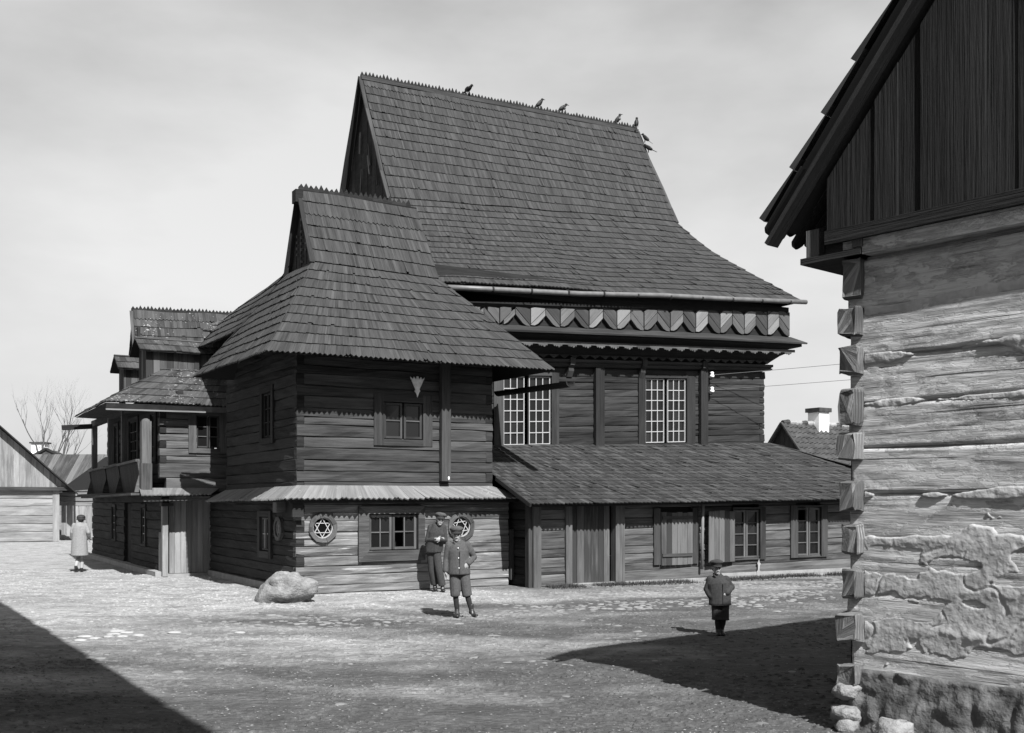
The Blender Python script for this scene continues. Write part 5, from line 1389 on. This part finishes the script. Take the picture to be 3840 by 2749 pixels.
def person(label, loc, yaw, J, sc, wear, group=None, headrot=0.0, tilt_=0.0):
    """J: joint positions in metres, x to the person's picture-right, y away from the viewer, z up"""
    root = tag(empty('person', loc=loc), label, 'person', group); root.rotation_euler = (0, 0, yaw)
    V_ = lambda n: Vector(J[n]); k = J['k']            # k: head and hand scale
    b = MB(); hc = V_('head'); Rm = Matrix.Rotation(headrot, 3, 'Z') @ Matrix.Rotation(tilt_, 3, 'Y')
    hp = lambda x, y, z: hc + Rm @ Vector((x * k, y * k, z * k))
    b.ell(hp(0, .012, .035), .075 * k, .092 * k, .088 * k, 18, 12, Rm); b.ell(hp(0, -.008, -.035), .060 * k, .072 * k, .080 * k, 16, 10, Rm)
    b.ell(hp(0, -.045, -.088), .030 * k, .026 * k, .024 * k, 10, 8, Rm)                                     # chin
    b.tube([hp(0, -.076, .018), hp(0, -.094, -.014), hp(0, -.082, -.028)], [.008 * k, .013 * k, .011 * k], 8)  # nose
    for s in (-1, 1):
        b.ell(hp(s * .078, .012, .0), .010 * k, .020 * k, .032 * k, 8, 6, Rm); b.ell(hp(s * .040, -.055, -.018), .022 * k, .02 * k, .022 * k, 8, 6, Rm)
    b.ell(hp(0, -.078, .022), .05 * k, .012 * k, .010 * k, 10, 6, Rm)                                        # brow
    b.ell(hp(0, -.078, -.052), .022 * k, .010 * k, .008 * k, 8, 6, Rm)                                       # lips
    limb(b, [hp(0, .015, -.05), V_('neck')], [.047 * k, .052 * k]); ch, pv = V_('chest'), V_('pelvis')
    b.tube([V_('neck'), ch, (ch + pv) / 2, pv], [(.05 * k, .045 * k), (J['rch'][0] * .8, J['rch'][1] * .8), (J['rwa'][0] * .85, J['rwa'][1] * .85), (J['rpe'][0] * .9, J['rpe'][1] * .9)], 14, lat=X1)
    for s in 'LR':
        limb(b, [V_('sh' + s), V_('el' + s), V_('wr' + s)], [.042 * k, .034 * k, .024 * k])
        if ('hd' + s) in J: hand(b, V_('wr' + s), J['hd' + s][0], J['hd' + s][1], k, J['hd' + s][2])
        limb(b, [V_('hi' + s), V_('kn' + s), V_('an' + s)], [.062 * k, .044 * k, .030 * k])
        limb(b, [V_('an' + s), V_('an' + s).lerp(V_('to' + s), .45) - Vector((0, 0, .012))], [.024 * k, .016 * k])
    body = blob('body', b, 'skin', root, .0075, 2)
    for s in (-1, 1):
        m = MB(); m.ell(hp(s * .030, -.073, .004), .011 * k, .006 * k, .006 * k, 8, 6, Rm); m.build('eye', 'hair', root, True)
    m = MB(); m.ell(hp(0, -.0845, -.0525), .018 * k, .004 * k, .003 * k, 8, 6, Rm); m.build('mouth', 'cloth_mid', root, True)
    m = MB(); m.ell(hp(0, .03, .045), .083 * k, .085 * k, .080 * k, 14, 10, Rm); m.ell(hp(0, .055, -.01), .072 * k, .055 * k, .06 * k, 12, 8, Rm); m.build('hair', 'hair', root, True)
    for w_ in wear: w_(root, V_, hp, Rm, k, J)
    return root
def jacket(mat, hem, flare=1.0, buttons=0, collar=True, slv=.052, name='jacket', btm='porcelain', pad=.022):
    def f(root, V_, hp, Rm, k, J):
        m = MB(); ch, pv, nk = V_('chest'), V_('pelvis'), V_('neck'); P = lambda r, e: (r[0] + e, r[1] + e)
        hz_ = Vector((pv.x, pv.y, hem)); sh = (V_('shL') + V_('shR')) / 2; sw = abs(V_('shR').x - V_('shL').x) / 2
        m.tube([nk + Vector((0, 0, .012)), Vector((sh.x, sh.y, sh.z + .035 * k)), Vector((sh.x, sh.y, sh.z - .02)), ch, (ch + pv) / 2, pv, hz_],
               [(.062 * k, .058 * k), (sw * .8, J['rch'][1] * .85), (sw * 1.02, J['rch'][1] + pad * .7), P(J['rch'], pad), P(J['rwa'], pad + .006), P(J['rpe'], pad + .006), (J['rpe'][0] * flare + pad, J['rpe'][1] * flare + pad)], 18, lat=X1)
        for s in 'LR':
            w0, e0 = V_('wr' + s), V_('el' + s); cuff = w0 + (e0 - w0) * .10
            limb(m, [V_('sh' + s), (V_('sh' + s) + e0) / 2, e0, (e0 + cuff) / 2, cuff], [.064 * k, .060 * k, slv * k * 1.04, slv * k * .95, slv * k * .86])
        if collar:
            for s in (-1, 1): m.tube([nk + Vector((s * .058 * k, .02 * k, .02 * k)), nk + Vector((s * .062 * k, -.035 * k, .0)), nk + Vector((s * .03 * k, -.075 * k, -.035 * k))], [.018 * k, .02 * k, .012 * k], 8)
        for v in range(len(m.v)):                                         # cloth is never smooth: creases
            p = Vector(m.v[v]); m.v[v] = tuple(p + Vector((n3(p.x * 9, p.y * 9, p.z * 14), n3(p.x * 9 + 7, p.y * 9, p.z * 14), 0)) * .008)
        blob(name, m, mat, root, .009, 3)
        for b in range(buttons):
            z = lerp(ch.z + .05, hem + .10, b / max(1, buttons - 1)); y = -(max(J['rch'][1], J['rpe'][1]) + pad + .004); q = MB(); c = lerp(ch.x, pv.x, b / max(1, buttons - 1))
            q.ell((c + .004, lerp(ch.y, pv.y, .5) + y, z), .009, .006, .009, 8, 5); q.build('button', btm, root, True)
        q = MB(); q.box(lambda x, y, z: Vector((x, y, z)), pv.x + .012, pv.x + .018, pv.y - J['rpe'][1] - pad - .012, pv.y - J['rpe'][1] - pad + .01, hem + .02, ch.z); q.build('front_seam', 'cloth_dark', root)
        q = MB(); q.tube([(hz_.x, hz_.y, hem + .006), (hz_.x, hz_.y, hem - .004)], [(J['rpe'][0] * flare + pad, J['rpe'][1] * flare + pad)] * 2, 20, lat=X1); q.build('hem', 'cloth_dark', root)
    return f
def trousers(mat, frac, rk, rend, bag=1.0, name='trousers'):
    """frac: how far down the shin the cloth reaches; rk knee radius, rend hem radius"""
    def f(root, V_, hp, Rm, k, J):
        m = MB(); pv = V_('pelvis'); rp = J['rpe']
        m.tube([pv + Vector((0, 0, .08)), pv, pv - Vector((0, 0, .06 * k))], [(rp[0] + .01, rp[1] + .01), (rp[0] + .016, rp[1] + .016), (rp[0] * .95, rp[1] * .95)], 16, lat=X1)
        for s in 'LR':
            h, kn, an = V_('hi' + s), V_('kn' + s), V_('an' + s); e = kn + (an - kn) * frac
            m.tube([h, (h * .55 + kn * .45), kn, (kn + e) / 2, e], [.085 * k * bag, .080 * k * bag, rk * k, (rk + rend) / 2 * k * bag, rend * k], 12); m.ell(h, .083 * k * bag, .083 * k * bag, .08 * k, 10, 7)
        for v in range(len(m.v)):
            p = Vector(m.v[v]); m.v[v] = tuple(p + Vector((n3(p.x * 8, p.y * 8, p.z * 12 + 9), n3(p.x * 8 + 5, p.y * 8, p.z * 12), 0)) * .009)
        blob(name, m, mat, root, .009, 3)
    return f
def stockings(mat, r=.043):
    def f(root, V_, hp, Rm, k, J):
        for s in 'LR':
            m = MB(); kn, an = V_('kn' + s), V_('an' + s); limb(m, [kn, kn + (an - kn) * .35, an], [r * 1.0 * k, r * 1.1 * k, r * .82 * k]); blob('stocking', m, mat, root, .009, 2)
    return f
def boots(mat, top=.10, r=.040):
    def f(root, V_, hp, Rm, k, J):
        for s in 'LR':
            m = MB(); an, to = V_('an' + s), V_('to' + s); dr_ = (to - an); dr_.z = 0; dr_.normalize()
            m.tube([an + Vector((0, 0, top * k)), an, an - Vector((0, 0, .03 * k))], [r * k * 1.02, r * k, r * k], 12)
            g0 = min(an.z, to.z) - .038 * k
            heel = an - dr_ * .028 * k - Vector((0, 0, .03 * k))
            m.tube([heel, heel + dr_ * .06 * k, to - dr_ * .06 * k - Vector((0, 0, .004)), to + dr_ * .005], [(.038 * k, .036 * k), (.044 * k, .042 * k), (.048 * k, .034 * k), (.036 * k, .024 * k)], 12, lat=dr_.cross(UP))
            m.ell(to, .036 * k, .036 * k, .022 * k, 10, 6)
            blob('boot', m, mat, root, .0085, 2)
    return f
def cap(mat, up_=0.0):
    def f(root, V_, hp, Rm, k, J):
        m = MB(); T = Rm @ Matrix.Rotation(-.12, 3, 'X')
        m.ell(hp(0, .012, .092), .118 * k, .125 * k, .050 * k, 22, 10, T); m.tube([hp(0, .014, .035), hp(0, .012, .075)], [(.088 * k, .100 * k), (.094 * k, .106 * k)], 20, lat=tuple(Rm @ Vector((1, 0, 0))))
        m.ell(hp(0, -.06, .088), .085 * k, .05 * k, .032 * k, 14, 8, T)
        for v in range(len(m.v)): p = Vector(m.v[v]); m.v[v] = tuple(p + Vector((0, 0, .012 * k * n3(p.x * 14, p.y * 14, p.z * 9))))
        c = blob('cap', m, mat, root, .008, 2)
        m = MB(); n = 12; top, bot = [], []
        for j in range(n + 1):
            a = math.pi + math.pi * j / n; top.append((.086 * math.cos(a), .10 * math.sin(a) * .95))
        pin = [hp(x, y + .01, .045) for x, y in top]; pout = [hp(x * 1.02, y * 1.34 + .0, .036 - .012 * abs(math.sin(math.pi * j / n))) for j, (x, y) in enumerate(top)]
        i = m.add(pin); j_ = m.add(pout); i2 = m.add([p + Vector((0, 0, -.008)) for p in pin]); j2 = m.add([p + Vector((0, 0, -.008)) for p in pout])
        for q in range(n):
            m.face([i + q, i + q + 1, j_ + q + 1, j_ + q]); m.face([i2 + q + 1, i2 + q, j2 + q, j2 + q + 1]); m.face([j_ + q, j_ + q + 1, j2 + q + 1, j2 + q])
        m.build('peak', 'cloth_dark', c, True)
    return f
def hat(mat):
    def f(root, V_, hp, Rm, k, J):
        m = MB(); m.ell(hp(0, .01, .06), .115 * k, .12 * k, .075 * k, 18, 10, Rm); m.ell(hp(0, .01, .01), .125 * k, .125 * k, .03 * k, 18, 8, Rm); blob('hat', m, mat, root, .009, 2)
    return f
K = 1.0
# boy standing in front: weight on one leg, one hand in the pocket
m1 = .00119; o1 = lambda px, py, y=0.0: ((px - 680) * m1, y, (1525 - py) * m1)
J = dict(k=.98, head=o1(560, 425, -.02), neck=o1(572, 515, .0), chest=o1(580, 640, 0), pelvis=o1(592, 860, .0), rch=(.145, .095), rwa=(.135, .095), rpe=(.15, .105),
         shL=o1(462, 562, .01), elL=o1(425, 750, .02), wrL=o1(412, 915, -.03), hdL=((.15, -.12, -1), (1, .1, .2), .5), shR=o1(700, 562, .01), elR=o1(790, 725, .05), wrR=o1(712, 805, -.09), hdR=((-.75, -.1, -.62), (0, 1, 0), .4),
         hiL=o1(535, 940, 0), knL=o1(545, 1215, -.02), anL=o1(565, 1430, .01), toL=o1(572, 1492, -.13), hiR=o1(660, 940, 0), knR=o1(700, 1215, -.03), anR=o1(755, 1425, -.02), toR=o1(820, 1483, -.11))
person('boy in flat cap, grey jacket and knee breeches, standing in front of another', (-.73, 16.86, gz(-.73, 16.86)), .02, J, 1,
       [jacket('cloth_grey', .69, 1.06, 3), trousers('cloth_grey', .12, .082, .066, 1.08, 'breeches'), stockings('cloth_dark'), boots('leather'), cap('cloth_grey')], 'boys near the tower', headrot=.05)
# taller boy behind him, turned to the right, hands together at the chest
m2 = .001522; o2 = lambda px, py, y=0.0: ((px - 370) * m2, y, (1195 - py) * m2)
J = dict(k=1.04, head=o2(412, 245, -.05), neck=o2(392, 312, .0), chest=o2(365, 420, 0), pelvis=o2(325, 640, .02), rch=(.155, .11), rwa=(.145, .11), rpe=(.15, .11),
         shL=o2(285, 345, .03), elL=o2(240, 515, -.02), wrL=o2(375, 500, -.16), hdL=((1, -.1, .05), (0, 1, 0), .6), shR=o2(450, 345, .0), elR=o2(475, 520, -.02), wrR=o2(425, 500, -.17), hdR=((-1, -.1, .0), (0, 1, 0), .6),
         hiL=o2(285, 690, .04), knL=o2(300, 920, .06), anL=o2(335, 1120, .10), toL=o2(350, 1160, -.02), hiR=o2(365, 690, .0), knR=o2(400, 920, -.04), anR=o2(440, 1130, -.02), toR=o2(462, 1172, -.13))
person('taller boy with flat cap and long dark trousers, standing behind the boy in breeches', (-1.50, 21.45, gz(-1.5, 21.45)), .0, J, 1,
       [jacket('cloth_mid', .80, 1.03, 0), trousers('cloth_mid', .92, .075, .072, 1.0), boots('leather', .06), cap('cloth_grey')], 'boys near the tower', headrot=.25, tilt_=.15)
# small boy alone on the right
m3 = .00079; o3 = lambda px, py, y=0.0: ((px - 645) * m3, y, (1478 - py) * m3)
J = dict(k=.80, head=o3(582, 325, -.02), neck=o3(600, 445, .0), chest=o3(618, 590, 0), pelvis=o3(645, 860, .0), rch=(.125, .088), rwa=(.122, .092), rpe=(.118, .092),
         shL=o3(480, 520, .01), elL=o3(430, 690, .03), wrL=o3(480, 815, -.04), hdL=((.6, -.05, -.8), (1, 0, 0), .5), shR=o3(750, 520, .01), elR=o3(845, 660, .04), wrR=o3(730, 745, -.10), hdR=((-.9, -.12, -.25), (0, 1, -.2), .5),
         hiL=o3(585, 930, 0), knL=o3(600, 1190, -.01), anL=o3(615, 1400, .01), toL=o3(605, 1450, -.10), hiR=o3(715, 930, 0), knR=o3(705, 1190, -.01), anR=o3(672, 1400, .02), toR=o3(690, 1450, -.09))
person('small boy in dark coat, shorts and cap, standing alone by the shadow edge', (2.81, 14.45, gz(2.81, 14.45)), .0, J, 1,
       [jacket('cloth_coat', .415, 1.08, 0, slv=.062, name='coat', pad=.026), trousers('cloth_coat', .05, .094, .100, 1.12, 'shorts'), stockings('cloth_dark', .047), boots('leather', .12, .045), cap('cloth_coat')], 'boys in the square', headrot=.12)
# woman walking away along the west wing
m4 = .00295; o4 = lambda px, py, y=0.0: ((px - 722) * m4, y, (1612 - py) * m4)
J = dict(k=.96, head=o4(733, 1158, -.03), neck=o4(728, 1190, .0), chest=o4(722, 1240, 0), pelvis=o4(722, 1345, .0), rch=(.15, .11), rwa=(.14, .115), rpe=(.155, .125),
         shL=o4(677, 1207, .0), elL=o4(664, 1270, .02), wrL=o4(655, 1325, -.06), hdL=((0, -.2, -1), (1, 0, 0), .4), shR=o4(772, 1207, .0), elR=o4(800, 1270, .04), wrR=o4(795, 1318, -.06), hdR=((-.1, -.3, -1), (-1, 0, 0), .4),
         hiL=o4(705, 1400, 0), knL=o4(705, 1490, -.04), anL=o4(702, 1565, .10), toL=o4(703, 1590, -.0), hiR=o4(742, 1400, 0), knR=o4(738, 1500, -.05), anR=o4(738, 1585, -.02), toR=o4(736, 1598, -.13))
# she is seen from behind: turn the whole figure half round (mirrored joints keep the picture positions)
for n_ in list(J):
    if isinstance(J[n_], tuple) and len(J[n_]) == 3 and not isinstance(J[n_][0], tuple) and n_ not in ('rch', 'rwa', 'rpe'): J[n_] = (-J[n_][0], J[n_][1], J[n_][2])
person('woman in long pale coat and dark hat, walking away beside the west wing', (-11.08, 27.4, gz(-11.08, 27.4)), math.pi + .1, J, 1,
       [jacket('cloth_pale', .42, 1.18, 0, slv=.06, name='coat', pad=.03), stockings('stocking_pale', .048), boots('leather', .03, .042), hat('hair')])
